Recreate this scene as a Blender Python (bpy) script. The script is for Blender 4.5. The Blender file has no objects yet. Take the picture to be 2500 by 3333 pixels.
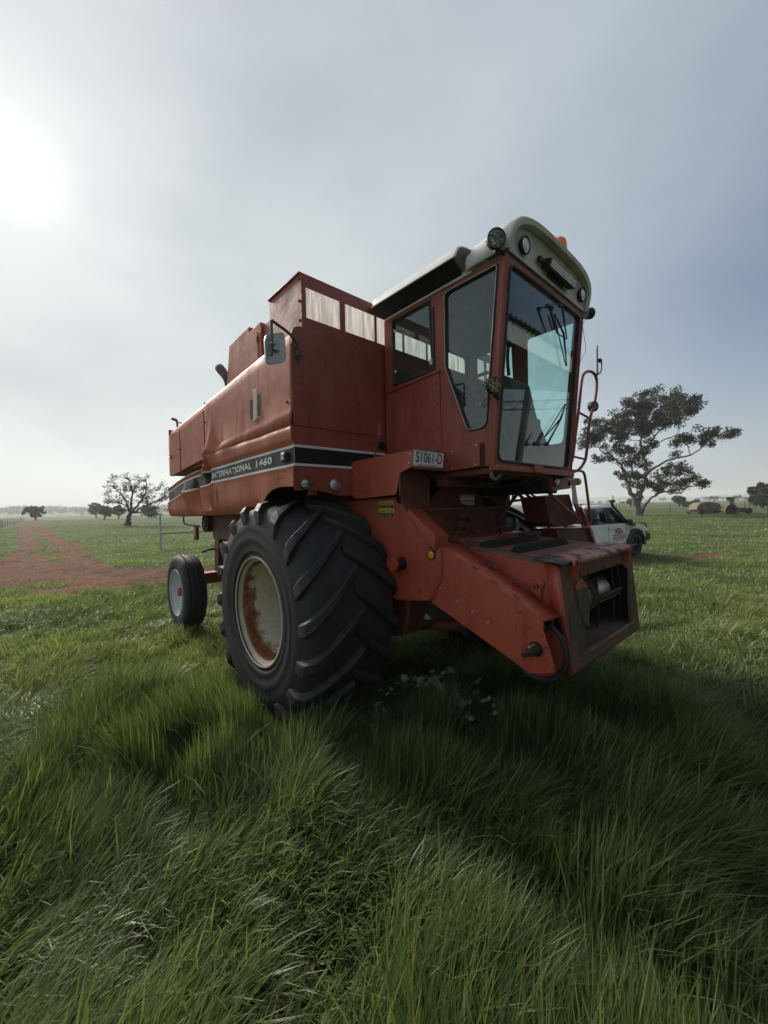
import bpy, bmesh, math, random
import numpy as np
from mathutils import Vector, Matrix
from math import radians as R, sin, cos, pi, sqrt, atan2
random.seed(7)
rng = np.random.default_rng(11)
sc = bpy.context.scene
col = sc.collection

# ------------------------------------------------------------------ camera
CAM = Vector((3.032, -3.001, 1.707)); YAW = 2.4076; PITCH = -0.0120; ROLL = -0.0231; F = 1256.9
fw = Vector((cos(YAW) * cos(PITCH), sin(YAW) * cos(PITCH), sin(PITCH)))
r0 = fw.cross(Vector((0, 0, 1))).normalized(); u0 = r0.cross(fw)
rt = r0 * cos(ROLL) + u0 * sin(ROLL); up = -r0 * sin(ROLL) + u0 * cos(ROLL)
cd = bpy.data.cameras.new('camera'); cam = bpy.data.objects.new('camera', cd); col.objects.link(cam)
M = Matrix((rt, up, -fw)).transposed().to_4x4(); M.translation = CAM
cam.matrix_world = M
cd.sensor_fit = 'HORIZONTAL'; cd.sensor_width = 36.0; cd.lens = F / 2500 * 36
cd.clip_start = 0.05; cd.clip_end = 20000
sc.camera = cam

def ray(px, py):
    return fw + rt * ((px - 1250) / F) - up * ((py - 1666.5) / F)
def on(px, py, axis, val):
    """the point of a plane (x, y or z = val) seen at a place in the photograph"""
    i = 'xyz'.index(axis); d = ray(px, py); t = (val - CAM[i]) / d[i]
    return CAM + d * t
def far(px, py, depth):
    return CAM + ray(px, py) * depth
ZO = {'1': (1150, 650, .5425), '2': (500, 850, .4822), '3': (500, 1450, .5425), '4': (1200, 1400, .5726), '5': (1800, 1150, .4219),
      '6': (0, 1450, .4219), 'A': (500, 1250, .3014), 'B': (700, 850, .3617), 'C': (1200, 900, .3014), 'D': (900, 1400, .3617),
      'E': (1600, 1000, .2712), 'F': (1700, 1700, .27125), 'G': (1250, 1550, .3014), 'H': (1550, 700, .27125),
      'I': (1550, 1500, .27125), 'J': (1850, 1550, .3918)}
def zp(z, x, y):
    o = ZO[z]; return o[0] + x * o[2], o[1] + y * o[2]
def zon(z, x, y, axis, val):
    return on(*zp(z, x, y), axis, val)

# ------------------------------------------------------------------ world and sun
SUN_EL, SUN_AZ = 33.4, 181.2
sdir = Vector((cos(R(SUN_EL)) * cos(R(SUN_AZ)), cos(R(SUN_EL)) * sin(R(SUN_AZ)), sin(R(SUN_EL))))
w = bpy.data.worlds.new('World'); sc.world = w; w.use_nodes = True
nt = w.node_tree; nt.nodes.clear()
def N(nt, t, **k):
    n = nt.nodes.new(t)
    for a, b in k.items():
        if a in ('operation', 'blend_type', 'data_type', 'interpolation', 'noise_dimensions', 'sky_type', 'sun_disc', 'attribute_name', 'attribute_type', 'feature', 'distance', 'mode', 'clamp', 'invert', 'use_clamp', 'wave_type', 'bands_direction'):
            setattr(n, a, b)
        else:
            n.inputs[a].default_value = b
    return n
def math_(nt, op, a, b=None, clamp=False):
    n = nt.nodes.new('ShaderNodeMath'); n.operation = op; n.use_clamp = clamp
    for i, v in enumerate((a, b)):
        if v is None: continue
        if isinstance(v, (int, float)): n.inputs[i].default_value = v
        else: nt.links.new(v, n.inputs[i])
    return n.outputs[0]
def ramp(nt, fac, stops, interp='LINEAR'):
    n = nt.nodes.new('ShaderNodeValToRGB'); n.color_ramp.interpolation = interp
    el = n.color_ramp.elements
    while len(el) < len(stops): el.new(0.5)
    for e, (p, c) in zip(el, stops):
        e.position = p; e.color = (*c, 1) if len(c) == 3 else c
    nt.links.new(fac, n.inputs[0]); return n.outputs[0]
def mixc(nt, fac, a, b, mode='MIX'):
    n = nt.nodes.new('ShaderNodeMix'); n.data_type = 'RGBA'; n.blend_type = mode
    for s, v in ((0, fac), (6, a), (7, b)):
        if isinstance(v, (int, float)): n.inputs[s].default_value = v
        elif isinstance(v, tuple): n.inputs[s].default_value = (*v, 1)
        else: nt.links.new(v, n.inputs[s])
    return n.outputs[2]

tc = N(nt, 'ShaderNodeTexCoord')
sky = N(nt, 'ShaderNodeTexSky'); sky.sky_type = 'NISHITA'; sky.sun_disc = False
sky.sun_elevation = R(SUN_EL); sky.sun_rotation = R(270 - 1); sky.altitude = 200; sky.air_density = 1.0; sky.dust_density = 3.0
bg_sky = N(nt, 'ShaderNodeBackground', Strength=0.10); nt.links.new(sky.outputs[0], bg_sky.inputs[0])
dot = nt.nodes.new('ShaderNodeVectorMath'); dot.operation = 'DOT_PRODUCT'
nt.links.new(tc.outputs['Generated'], dot.inputs[0]); dot.inputs[1].default_value = sdir
cosang = math_(nt, 'MAXIMUM', dot.outputs['Value'], 0.0)
sep = N(nt, 'ShaderNodeSeparateXYZ'); nt.links.new(tc.outputs['Generated'], sep.inputs[0])
elev = math_(nt, 'MAXIMUM', sep.outputs[2], 0.0)
# low fog: brightest near the horizon and towards the sun, slate grey overhead and away from it
ncl = N(nt, 'ShaderNodeTexNoise', Scale=2.2, Detail=5.0, Roughness=0.5)
mp = N(nt, 'ShaderNodeMapping'); mp.inputs['Scale'].default_value = (1, 1, 2.6)
nt.links.new(tc.outputs['Generated'], mp.inputs[0]); nt.links.new(mp.outputs[0], ncl.inputs['Vector'])
fog_up = ramp(nt, elev, [(0.0, (.66, .70, .70)), (.10, (.58, .625, .635)), (.24, (.44, .49, .52)), (.5, (.39, .44, .48)), (1.0, (.30, .34, .40))])
side = math_(nt, 'MULTIPLY_ADD', dot.outputs['Value'], .5); side_n = side.node; side_n.inputs[2].default_value = .5
tone = ramp(nt, side, [(0.0, (.32, .34, .39)), (.45, (.49, .52, .585)), (.62, (.63, .655, .715)), (.76, (.80, .815, .85)), (.88, (.95, .93, .915)), (1.0, (1.0, .975, .94))])
fog = mixc(nt, 1.0, fog_up, tone, 'MULTIPLY')
ripple = ramp(nt, ncl.outputs[0], [(.28, (.84, .855, .88)), (.5, (1.0, 1.0, 1.0)), (.72, (1.13, 1.12, 1.09))])
fog = mixc(nt, 1.0, fog, ripple, 'MULTIPLY')
bg_fog = N(nt, 'ShaderNodeBackground', Strength=1.24); nt.links.new(fog, bg_fog.inputs[0])
glow = math_(nt, 'ADD', math_(nt, 'MULTIPLY', math_(nt, 'POWER', cosang, 5.0), .10),
             math_(nt, 'ADD', math_(nt, 'MULTIPLY', math_(nt, 'POWER', cosang, 45.0), .19),
                   math_(nt, 'ADD', math_(nt, 'MULTIPLY', math_(nt, 'POWER', cosang, 700.0), .42),
                         math_(nt, 'MULTIPLY', math_(nt, 'POWER', cosang, 9000.0), 14.0))))
bg_glow = N(nt, 'ShaderNodeBackground'); bg_glow.inputs[0].default_value = (1.0, .97, .88, 1); nt.links.new(glow, bg_glow.inputs[1])
# thin places in the fog let the blue through, mostly away from the sun
nb = N(nt, 'ShaderNodeTexNoise', Scale=1.6, Detail=4.0); nt.links.new(mp.outputs[0], nb.inputs['Vector'])
thin = math_(nt, 'MULTIPLY', ramp(nt, nb.outputs[0], [(.40, (0, 0, 0)), (.66, (1, 1, 1))]), ramp(nt, side, [(.42, (1, 1, 1)), (.70, (.12, .12, .12)), (.8, (.0, .0, .0))]))
gapd = nt.nodes.new('ShaderNodeVectorMath'); gapd.operation = 'DOT_PRODUCT'; nt.links.new(tc.outputs['Generated'], gapd.inputs[0]); gapd.inputs[1].default_value = (cos(R(20)) * cos(R(88)), cos(R(20)) * sin(R(88)), sin(R(20)))
gap = math_(nt, 'MULTIPLY', math_(nt, 'POWER', math_(nt, 'MAXIMUM', gapd.outputs['Value'], 0.0), 26.0), ramp(nt, nb.outputs[0], [(.30, (.45,) * 3), (.6, (1, 1, 1))]))
thick = math_(nt, 'SUBTRACT', 1.0, math_(nt, 'MAXIMUM', math_(nt, 'MULTIPLY', thin, .85), math_(nt, 'MULTIPLY', gap, .95)), True)
ms = N(nt, 'ShaderNodeMixShader'); nt.links.new(thick, ms.inputs[0]); nt.links.new(bg_sky.outputs[0], ms.inputs[1]); nt.links.new(bg_fog.outputs[0], ms.inputs[2])
ad = N(nt, 'ShaderNodeAddShader'); nt.links.new(ms.outputs[0], ad.inputs[0]); nt.links.new(bg_glow.outputs[0], ad.inputs[1])
wo = N(nt, 'ShaderNodeOutputWorld'); nt.links.new(ad.outputs[0], wo.inputs[0])

ld = bpy.data.lights.new('sun', 'SUN'); ld.energy = 3.9; ld.angle = R(20); ld.color = (1.0, .93, .82)
sun = bpy.data.objects.new('sun', ld); col.objects.link(sun)
sun.rotation_euler = sdir.to_track_quat('Z', 'Y').to_euler(); sun.location = (-20, 0, 20)

vs = sc.view_settings; vs.view_transform = 'Standard'; vs.look = 'None'; vs.gamma = 1.0; vs.use_curve_mapping = False; vs.exposure = 0.24
cy = sc.cycles; cy.use_denoising = True; cy.max_bounces = 8; cy.transparent_max_bounces = 16; cy.volume_bounces = 1
cy.caustics_reflective = False; cy.caustics_refractive = False; cy.sample_clamp_indirect = 4

# ------------------------------------------------------------------ materials
MATS = {}
def mat(name, base, rough=.6, metal=0.0, var=None, vscale=3.0, dust=None, dust_amt=.3, dscale=9.0, bump=0.0, bscale=60.0, spec=.5, coat=0.0,
        spots=None, spot_amt=.1, spot_scale=40.0, trans=0.0, emit=None, streak=0.0):
    if name in MATS: return MATS[name]
    m = bpy.data.materials.new(name); m.use_nodes = True; t = m.node_tree; t.nodes.clear()
    o = N(t, 'ShaderNodeOutputMaterial'); b = N(t, 'ShaderNodeBsdfPrincipled'); t.links.new(b.outputs[0], o.inputs[0])
    b.inputs['Roughness'].default_value = rough; b.inputs['Metallic'].default_value = metal
    b.inputs['Specular IOR Level'].default_value = spec; b.inputs['Coat Weight'].default_value = coat
    tcx = N(t, 'ShaderNodeTexCoord'); c = None
    if var:
        n = N(t, 'ShaderNodeTexNoise', Scale=vscale, Detail=6.0, Roughness=.6); t.links.new(tcx.outputs['Object'], n.inputs['Vector'])
        c = ramp(t, n.outputs[0], [(.32, base), (.68, var)])
    if dust:
        n = N(t, 'ShaderNodeTexNoise', Scale=dscale, Detail=8.0, Roughness=.7); t.links.new(tcx.outputs['Object'], n.inputs['Vector'])
        f = ramp(t, n.outputs[0], [(.45, (0, 0, 0)), (.75, (dust_amt,) * 3)])
        c = mixc(t, f, c if c else base, dust)
    if spots:
        n = N(t, 'ShaderNodeTexNoise', Scale=spot_scale, Detail=3.0, Roughness=.5); t.links.new(tcx.outputs['Object'], n.inputs['Vector'])
        f = ramp(t, n.outputs[0], [(.66 - spot_amt, (0, 0, 0)), (.69 - spot_amt, (1, 1, 1))])
        c = mixc(t, f, c if c else base, spots)
    if streak:
        mpn = N(t, 'ShaderNodeMapping'); mpn.inputs['Scale'].default_value = (9, 9, .9); t.links.new(tcx.outputs['Object'], mpn.inputs[0])
        n = N(t, 'ShaderNodeTexNoise', Scale=1.6, Detail=7.0, Roughness=.65); t.links.new(mpn.outputs[0], n.inputs['Vector'])
        c = mixc(t, 1.0, c, ramp(t, n.outputs[0], [(.30, (1 - streak,) * 3), (.48, (1, 1, 1)), (.60, (1, 1, 1)), (.78, (1 + streak * .9, 1 + streak * 1.1, 1 + streak * 1.2))]), 'MULTIPLY')
        n = N(t, 'ShaderNodeTexNoise', Scale=120.0, Detail=3.0); t.links.new(tcx.outputs['Object'], n.inputs['Vector'])
        c = mixc(t, ramp(t, n.outputs[0], [(.66, (0, 0, 0)), (.74, (.5, .5, .5))]), c, (.62, .38, .30))
    if c: t.links.new(c, b.inputs['Base Color'])
    else: b.inputs['Base Color'].default_value = (*base, 1)
    if rough > .15:
        n = N(t, 'ShaderNodeTexNoise', Scale=7.0, Detail=5.0); t.links.new(tcx.outputs['Object'], n.inputs['Vector'])
        mr = N(t, 'ShaderNodeMapRange'); mr.inputs[1].default_value = .3; mr.inputs[2].default_value = .7
        mr.inputs[3].default_value = max(.05, rough - .1); mr.inputs[4].default_value = min(1, rough + .12)
        t.links.new(n.outputs[0], mr.inputs[0]); t.links.new(mr.outputs[0], b.inputs['Roughness'])
    if bump:
        n = N(t, 'ShaderNodeTexNoise', Scale=bscale, Detail=6.0); t.links.new(tcx.outputs['Object'], n.inputs['Vector'])
        bp = N(t, 'ShaderNodeBump', Strength=bump, Distance=.02); t.links.new(n.outputs[0], bp.inputs['Height']); t.links.new(bp.outputs[0], b.inputs['Normal'])
    if emit:
        b.inputs['Emission Color'].default_value = (*emit, 1); b.inputs['Emission Strength'].default_value = 1
    MATS[name] = m; return m

def glass(name, tint, gloss=1.0, dirt=.12, rough=.02):
    """thin pane: tinted see-through, mirror reflection by angle, a little dust"""
    m = bpy.data.materials.new(name); m.use_nodes = True; t = m.node_tree; t.nodes.clear()
    o = N(t, 'ShaderNodeOutputMaterial'); tr = N(t, 'ShaderNodeBsdfTransparent'); tr.inputs[0].default_value = (*tint, 1)
    gl = N(t, 'ShaderNodeBsdfGlossy', Roughness=rough); gl.inputs[0].default_value = (.95, .97, 1, 1)
    lw = N(t, 'ShaderNodeLayerWeight', Blend=.5)
    f = math_(t, 'MULTIPLY', math_(t, 'ADD', math_(t, 'MULTIPLY', math_(t, 'POWER', lw.outputs['Facing'], 5.0), .95), .045), gloss, True)
    mx = N(t, 'ShaderNodeMixShader'); t.links.new(f, mx.inputs[0]); t.links.new(tr.outputs[0], mx.inputs[1]); t.links.new(gl.outputs[0], mx.inputs[2])
    df = N(t, 'ShaderNodeBsdfDiffuse'); df.inputs[0].default_value = (.30, .30, .28, 1)
    tcx = N(t, 'ShaderNodeTexCoord'); n = N(t, 'ShaderNodeTexNoise', Scale=14.0, Detail=8.0, Roughness=.75); t.links.new(tcx.outputs['Object'], n.inputs['Vector'])
    d = ramp(t, n.outputs[0], [(.35, (dirt * .3,) * 3), (.62, (dirt,) * 3), (.72, (min(1, dirt * 3.5),) * 3)])
    m2 = N(t, 'ShaderNodeMixShader'); t.links.new(d, m2.inputs[0]); t.links.new(mx.outputs[0], m2.inputs[1]); t.links.new(df.outputs[0], m2.inputs[2])
    t.links.new(m2.outputs[0], o.inputs[0]); return m

SHEET = mat('weathered_red_sheet', (.45, .118, .062), .58, var=(.50, .148, .082), vscale=2.2, dust=(.44, .19, .12), dust_amt=.22, dscale=5, spots=(.20, .06, .04), spot_amt=-.015, spot_scale=60, bump=.06, bscale=18, spec=.28, streak=.30)
RED = mat('red_paint', (.29, .052, .032), .48, var=(.35, .075, .046), vscale=3.5, dust=(.30, .15, .10), dust_amt=.35, dscale=7, spots=(.13, .045, .03), spot_amt=-.01, spot_scale=45, bump=.08, bscale=25, streak=.30)
REDF = mat('feeder_red_paint', (.40, .062, .032), .46, var=(.46, .088, .048), vscale=3.0, dust=(.26, .13, .09), dust_amt=.3, dscale=6, spots=(.14, .05, .035), spot_amt=-.01, spot_scale=38, bump=.08, bscale=22, streak=.30)
WORN = mat('worn_red_ledge', (.42, .17, .12), .6, var=(.50, .22, .15), vscale=9, spots=(.05, .03, .03), spot_amt=.13, spot_scale=11, bump=.1)
BROWN = mat('dusty_brown_red', (.22, .085, .055), .7, var=(.16, .075, .055), vscale=5, dust=(.17, .12, .085), dust_amt=.7, dscale=6, bump=.15)
GREASE = mat('greasy_dirt', (.075, .06, .045), .8, var=(.14, .095, .07), vscale=12, bump=.3)
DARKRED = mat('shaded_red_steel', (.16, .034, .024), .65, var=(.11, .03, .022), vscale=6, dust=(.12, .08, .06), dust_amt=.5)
BLACKST = mat('black_steel', (.018, .018, .018), .5, var=(.035, .03, .027), vscale=12)
RUBBER = mat('black_rubber', (.022, .022, .024), .66, var=(.033, .033, .035), vscale=8, dust=(.075, .065, .052), dust_amt=.3, dscale=7, bump=.2, bscale=45, spec=.4)
RUB2 = mat('tread_rubber', (.015, .015, .016), .55, var=(.027, .027, .028), vscale=9, dust=(.11, .09, .065), dust_amt=.4, dscale=3.5, bump=.3, bscale=30, spec=.5)
DECALB = mat('black_stripe_vinyl', (.014, .016, .018), .42, var=(.022, .024, .026), vscale=3, spec=.22, dust=(.06, .055, .05), dust_amt=.2, dscale=4)
WHITE = mat('white_vinyl', (.74, .74, .72), .5, var=(.80, .80, .78), dust=(.35, .30, .26), dust_amt=.35)
PINKDEC = mat('faded_emblem_red', (.72, .44, .37), .6, spec=.2)
ROOFW = mat('roof_fibreglass', (.80, .78, .74), .42, var=(.86, .84, .80), vscale=2.5, dust=(.45, .42, .37), dust_amt=.35, dscale=6, bump=.05)
ROOFI = mat('roof_recess_shaded', (.60, .57, .52), .6, var=(.68, .65, .60), vscale=3, dust=(.10, .095, .085), dust_amt=.45, dscale=5)  # darker copy of the roof colour, with the recess shade put in
UNDER = mat('black_foam_and_recess_shade', (.012, .012, .014), .8, bump=.2)  # near-black vent foam; also paints the shade inside holes and recesses
CREAM = mat('cream_rim', (.60, .56, .42), .5)
PLATEW = mat('plate_white', (.88, .88, .86), .4, dust=(.35, .33, .3), dust_amt=.3)
INK = mat('plate_black', (.02, .02, .022), .5)
CHROME = mat('bright_metal', (.55, .56, .57), .22, 1.0)
STEEL = mat('grey_steel', (.30, .30, .29), .38, .9, var=(.38, .37, .35), vscale=20, dust=(.2, .15, .11), dust_amt=.5, dscale=15)
GALV = mat('galvanised_steel', (.42, .43, .44), .45, .7, var=(.5, .51, .52), vscale=12)
MIRB = mat('mirror_back_grey', (.45, .46, .47), .35, .4, var=(.52, .53, .54), vscale=4)
LENS = mat('lamp_reflector', (.62, .63, .62), .12, .9, bump=.5, bscale=70)
LENSD = mat('led_face', (.10, .10, .10), .25, .3, spots=(.5, .5, .48), spot_amt=.08, spot_scale=70)
LENSY = mat('yellow_lens', (.33, .29, .10), .25, spots=(.5, .46, .22), spot_amt=.06, spot_scale=60)
AMBER = mat('amber_lens', (.85, .30, .01), .2, coat=.5)
ORANGE = mat('orange_lens', (.95, .16, .01), .15, coat=.6)
YELST = mat('yellow_sticker', (.62, .45, .06), .5)
MIRG = mat('mirror_glass', (.7, .7, .7), .03, 1.0)
SEATM = mat('seat_vinyl', (.03, .028, .028), .6)
CONS = mat('console_plastic', (.10, .055, .045), .55, var=(.13, .07, .06))
LINER = mat('cab_liner', (.035, .033, .032), .8)
GT = glass('cab_glass_green', (.86, .98, .955), 1.0, .055)
GW = glass('windscreen_glass', (.90, .985, .97), 1.0, .032)
GC = glass('lamp_glass', (.9, .9, .9), .8, .05)
def rim_mat():
    m = CREAM; t = m.node_tree; b = [n for n in t.nodes if n.type == 'BSDF_PRINCIPLED'][0]
    tcx = N(t, 'ShaderNodeTexCoord'); sp = N(t, 'ShaderNodeSeparateXYZ'); t.links.new(tcx.outputs['Object'], sp.inputs[0])
    n = N(t, 'ShaderNodeTexNoise', Scale=5.0, Detail=9.0, Roughness=.7); t.links.new(tcx.outputs['Object'], n.inputs['Vector'])
    n2 = N(t, 'ShaderNodeTexNoise', Scale=30.0, Detail=6.0, Roughness=.7); t.links.new(tcx.outputs['Object'], n2.inputs['Vector'])
    # water has stood in the outer, lower half of the dish: rust spreads from there
    h = math_(t, 'ADD', math_(t, 'MULTIPLY', sp.outputs[1], -2.4), math_(t, 'MULTIPLY', sp.outputs[2], -.35))
    h = math_(t, 'ADD', math_(t, 'ADD', h, .13), math_(t, 'MULTIPLY', math_(t, 'SUBTRACT', n.outputs[0], .5), 1.1))
    f = ramp(t, h, [(.42, (0, 0, 0)), (.50, (.8, .8, .8)), (.6, (1, 1, 1))])
    rust = ramp(t, n2.outputs[0], [(.35, (.13, .035, .012)), (.55, (.25, .075, .02)), (.7, (.38, .15, .05))])
    cr = ramp(t, n2.outputs[0], [(.3, (.50, .43, .29)), (.5, (.60, .55, .41)), (.7, (.64, .60, .47))])
    lipm = ramp(t, math_(t, 'MULTIPLY', sp.outputs[1], -1.0), [(.225, (1, 1, 1)), (.25, (.25, .25, .25))])
    f = mixc(t, 1.0, f, lipm, 'MULTIPLY')
    t.links.new(mixc(t, f, cr, rust), b.inputs['Base Color'])
rim_mat()
RIMW = mat('white_rim', (.58, .60, .61), .5, var=(.66, .68, .69), vscale=5, spots=(.16, .12, .10), spot_amt=.0, spot_scale=30)

# ------------------------------------------------------------------ mesh helpers
class MB:
    def __init__(s): s.v = []; s.f = []
    def add(s, vs_, fs):
        o = len(s.v); s.v += [tuple(a) for a in vs_]; s.f += [tuple(i + o for i in f) for f in fs]; return s
    def box(s, x0, x1, y0, y1, z0, z1):
        return s.add([(x, y, z) for x in (x0, x1) for y in (y0, y1) for z in (z0, z1)], [(0, 1, 3, 2), (4, 6, 7, 5), (0, 4, 5, 1), (2, 3, 7, 6), (0, 2, 6, 4), (1, 5, 7, 3)])
    def obox(s, c, ax, ay, az, sx, sy, sz):
        c = Vector(c); P = []
        for i in (-.5, .5):
            for j in (-.5, .5):
                for k in (-.5, .5): P.append(c + Vector(ax) * (i * sx) + Vector(ay) * (j * sy) + Vector(az) * (k * sz))
        return s.add(P, [(0, 1, 3, 2), (4, 6, 7, 5), (0, 4, 5, 1), (2, 3, 7, 6), (0, 2, 6, 4), (1, 5, 7, 3)])
    def prism(s, poly, axis, a, b):
        n = len(poly)
        def mp_(p, t):
            return (t, p[0], p[1]) if axis == 'x' else (p[0], t, p[1]) if axis == 'y' else (p[0], p[1], t)
        V_ = [mp_(p, a) for p in poly] + [mp_(p, b) for p in poly]
        return s.add(V_, [tuple(range(n)), tuple(range(2 * n - 1, n - 1, -1))] + [(i, (i + 1) % n, n + (i + 1) % n, n + i) for i in range(n)])
    def tube(s, path, r, n=8, cap=True):
        P = [Vector(p) for p in path]; rr = r if isinstance(r, (list, tuple)) else [r] * len(P)
        ref = None; rings = []
        for i, p in enumerate(P):
            d = (P[min(i + 1, len(P) - 1)] - P[max(i - 1, 0)]).normalized()
            if ref is None:
                ref = Vector((0, 0, 1)) if abs(d.z) < .9 else Vector((1, 0, 0))
            a = (ref - d * ref.dot(d)).normalized(); b = d.cross(a); ref = a
            rings.append([p + (a * cos(2 * pi * k / n) + b * sin(2 * pi * k / n)) * rr[i] for k in range(n)])
        V_ = [q for g in rings for q in g]; Fs = []
        for i in range(len(P) - 1):
            for k in range(n): Fs.append((i * n + k, i * n + (k + 1) % n, (i + 1) * n + (k + 1) % n, (i + 1) * n + k))
        if cap: Fs += [tuple(range(n))[::-1], tuple((len(P) - 1) * n + k for k in range(n))]
        return s.add(V_, Fs)
    def lathe(s, prof, c, axis=(0, 1, 0), n=48, closed=False):
        """prof: (radius, height along axis)"""
        A = Vector(axis).normalized(); e1 = Vector((0, 0, 1)) if abs(A.z) < .9 else Vector((1, 0, 0)); e1 = (e1 - A * e1.dot(A)).normalized(); e2 = A.cross(e1); c = Vector(c)
        m = len(prof); V_ = []
        for k in range(n):
            a = 2 * pi * k / n; d = e1 * cos(a) + e2 * sin(a)
            for (r, h) in prof: V_.append(c + A * h + d * r)
        Fs = []
        for k in range(n):
            for i in range(m if closed else m - 1):
                j = (i + 1) % m
                Fs.append((k * m + i, ((k + 1) % n) * m + i, ((k + 1) % n) * m + j, k * m + j))
        return s.add(V_, Fs)
    def grid(s, rows):
        n = len(rows[0]); V_ = [p for r_ in rows for p in r_]
        return s.add(V_, [(i * n + j, (i + 1) * n + j, (i + 1) * n + j + 1, i * n + j + 1) for i in range(len(rows) - 1) for j in range(n - 1)])
    def ball(s, c, r, n=12, sq=(1, 1, 1)):
        pr = []
        V_ = []; Fs = []
        for i in range(n // 2 + 1):
            t = pi * i / (n // 2)
            for k in range(n):
                a = 2 * pi * k / n
                V_.append((c[0] + r * sq[0] * sin(t) * cos(a), c[1] + r * sq[1] * sin(t) * sin(a), c[2] + r * sq[2] * cos(t)))
        for i in range(n // 2):
            for k in range(n): Fs.append((i * n + k, (i + 1) * n + k, (i + 1) * n + (k + 1) % n, i * n + (k + 1) % n))
        return s.add(V_, Fs)
    def build(s, name, m, parent=None, smooth=35, bevel=0, solid=0, recalc=True, mats=None):
        me = bpy.data.meshes.new(name); me.from_pydata(s.v, [], s.f)
        bm = bmesh.new(); bm.from_mesh(me); bmesh.ops.remove_doubles(bm, verts=bm.verts, dist=1e-5)
        if recalc: bmesh.ops.recalc_face_normals(bm, faces=bm.faces)
        bm.to_mesh(me); bm.free()
        return link(name, me, m, parent, smooth, bevel, solid)
def link(name, me, m, parent=None, smooth=35, bevel=0, solid=0):
    if m is not None: me.materials.append(m)
    if smooth:
        me.polygons.foreach_set('use_smooth', [True] * len(me.polygons)); me.set_sharp_from_angle(angle=R(smooth))
    o = bpy.data.objects.new(name, me); col.objects.link(o)
    if parent: o.parent = parent
    if solid:
        q = o.modifiers.new('solid', 'SOLIDIFY'); q.thickness = solid; q.offset = 0
    if bevel:
        q = o.modifiers.new('bevel', 'BEVEL'); q.width = bevel; q.segments = 2; q.limit_method = 'ANGLE'; q.angle_limit = R(35)
    return o
def plate(name, outer, holes, axis, a, b, m, parent, bevel=.003, smooth=30):
    """sheet with holes, extruded from a to b along axis"""
    bm = bmesh.new()
    def mp_(p, t):
        return (t, p[0], p[1]) if axis == 'x' else (p[0], t, p[1]) if axis == 'y' else (p[0], p[1], t)
    for lp in [outer] + holes:
        vs_ = [bm.verts.new(mp_(p, a)) for p in lp]
        for i in range(len(vs_)): bm.edges.new((vs_[i], vs_[(i + 1) % len(vs_)]))
    bmesh.ops.triangle_fill(bm, use_beauty=True, use_dissolve=False, edges=bm.edges[:])
    g = bmesh.ops.extrude_face_region(bm, geom=bm.faces[:])
    k = 'xyz'.index(axis)
    for v in [e for e in g['geom'] if isinstance(e, bmesh.types.BMVert)]: v.co[k] = b
    bmesh.ops.recalc_face_normals(bm, faces=bm.faces)
    me = bpy.data.meshes.new(name); bm.to_mesh(me); bm.free()
    return link(name, me, m, parent, smooth, bevel)
def rnd(poly, r, n=4):
    out = []; L = len(poly)
    rr = r if isinstance(r, (list, tuple)) else [r] * L
    for i in range(L):
        p0, p1, p2 = (Vector((*poly[(i + k) % L], 0)) for k in (-1, 0, 1))
        a = (p0 - p1); b = (p2 - p1); d = min(rr[i], a.length * .45, b.length * .45)
        if d < 1e-4: out.append((p1.x, p1.y)); continue
        s_, e_ = p1 + a.normalized() * d, p1 + b.normalized() * d
        for k in range(n + 1):
            t = k / n; q = s_ * (1 - t) ** 2 + p1 * 2 * t * (1 - t) + e_ * t * t; out.append((q.x, q.y))
    return out
def strip_ring(outer, inner):
    n = len(outer); return [(i, (i + 1) % n, n + (i + 1) % n, n + i) for i in range(n)]
def offset_poly(poly, d):
    cx = sum(p[0] for p in poly) / len(poly); cy_ = sum(p[1] for p in poly) / len(poly); out = []; L = len(poly)
    ar = sum(poly[i][0] * poly[(i + 1) % L][1] - poly[(i + 1) % L][0] * poly[i][1] for i in range(L)); sg = 1 if ar > 0 else -1
    for i in range(L):
        a = Vector(poly[i - 1]); b = Vector(poly[i]); c = Vector(poly[(i + 1) % L])
        t1 = (b - a); t2 = (c - b)
        if t1.length < 1e-6: t1 = t2
        if t2.length < 1e-6: t2 = t1
        n1 = Vector((t1.y, -t1.x)).normalized() * sg; n2 = Vector((t2.y, -t2.x)).normalized() * sg
        n_ = (n1 + n2); n_ = n_.normalized() if n_.length > 1e-6 else n1
        out.append((b.x + n_.x * d, b.y + n_.y * d))
    return out
def text(name, s_, size, m, mat_w, parent, bold=.0, extrude=.001, align='CENTER', sx=1.0, spacing=1.0):
    c = bpy.data.curves.new(name, 'FONT'); c.body = s_; c.size = size; c.offset = bold; c.extrude = extrude
    c.align_x = align; c.align_y = 'CENTER'; c.space_character = spacing; c.resolution_u = 3
    o = bpy.data.objects.new(name, c); col.objects.link(o)
    me = bpy.data.meshes.new_from_object(o.evaluated_get(bpy.context.evaluated_depsgraph_get()))
    bpy.data.objects.remove(o)
    me.transform(Matrix.Diagonal((sx, 1, 1, 1))); me.transform(mat_w)
    me.materials.clear(); return link(name, me, m, parent, 0)
def face_m(origin, right, upv):
    r_ = Vector(right).normalized(); u_ = Vector(upv); u_ = (u_ - r_ * u_.dot(r_)).normalized(); n_ = r_.cross(u_)
    m = Matrix((r_, u_, n_)).transposed().to_4x4(); m.translation = Vector(origin); return m
def tag(o, label, cat, group=None):
    o['label'] = label; o['category'] = cat
    if group: o['group'] = group
    return o
def thing(name, label, cat, loc=(0, 0, 0), rz=0, group=None):
    o = bpy.data.objects.new(name, None); col.objects.link(o); o.location = loc; o.rotation_euler = (0, 0, rz)
    o.empty_display_size = .2
    return tag(o, label, cat, group)
def struct(o): o['kind'] = 'structure'; return o
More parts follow.
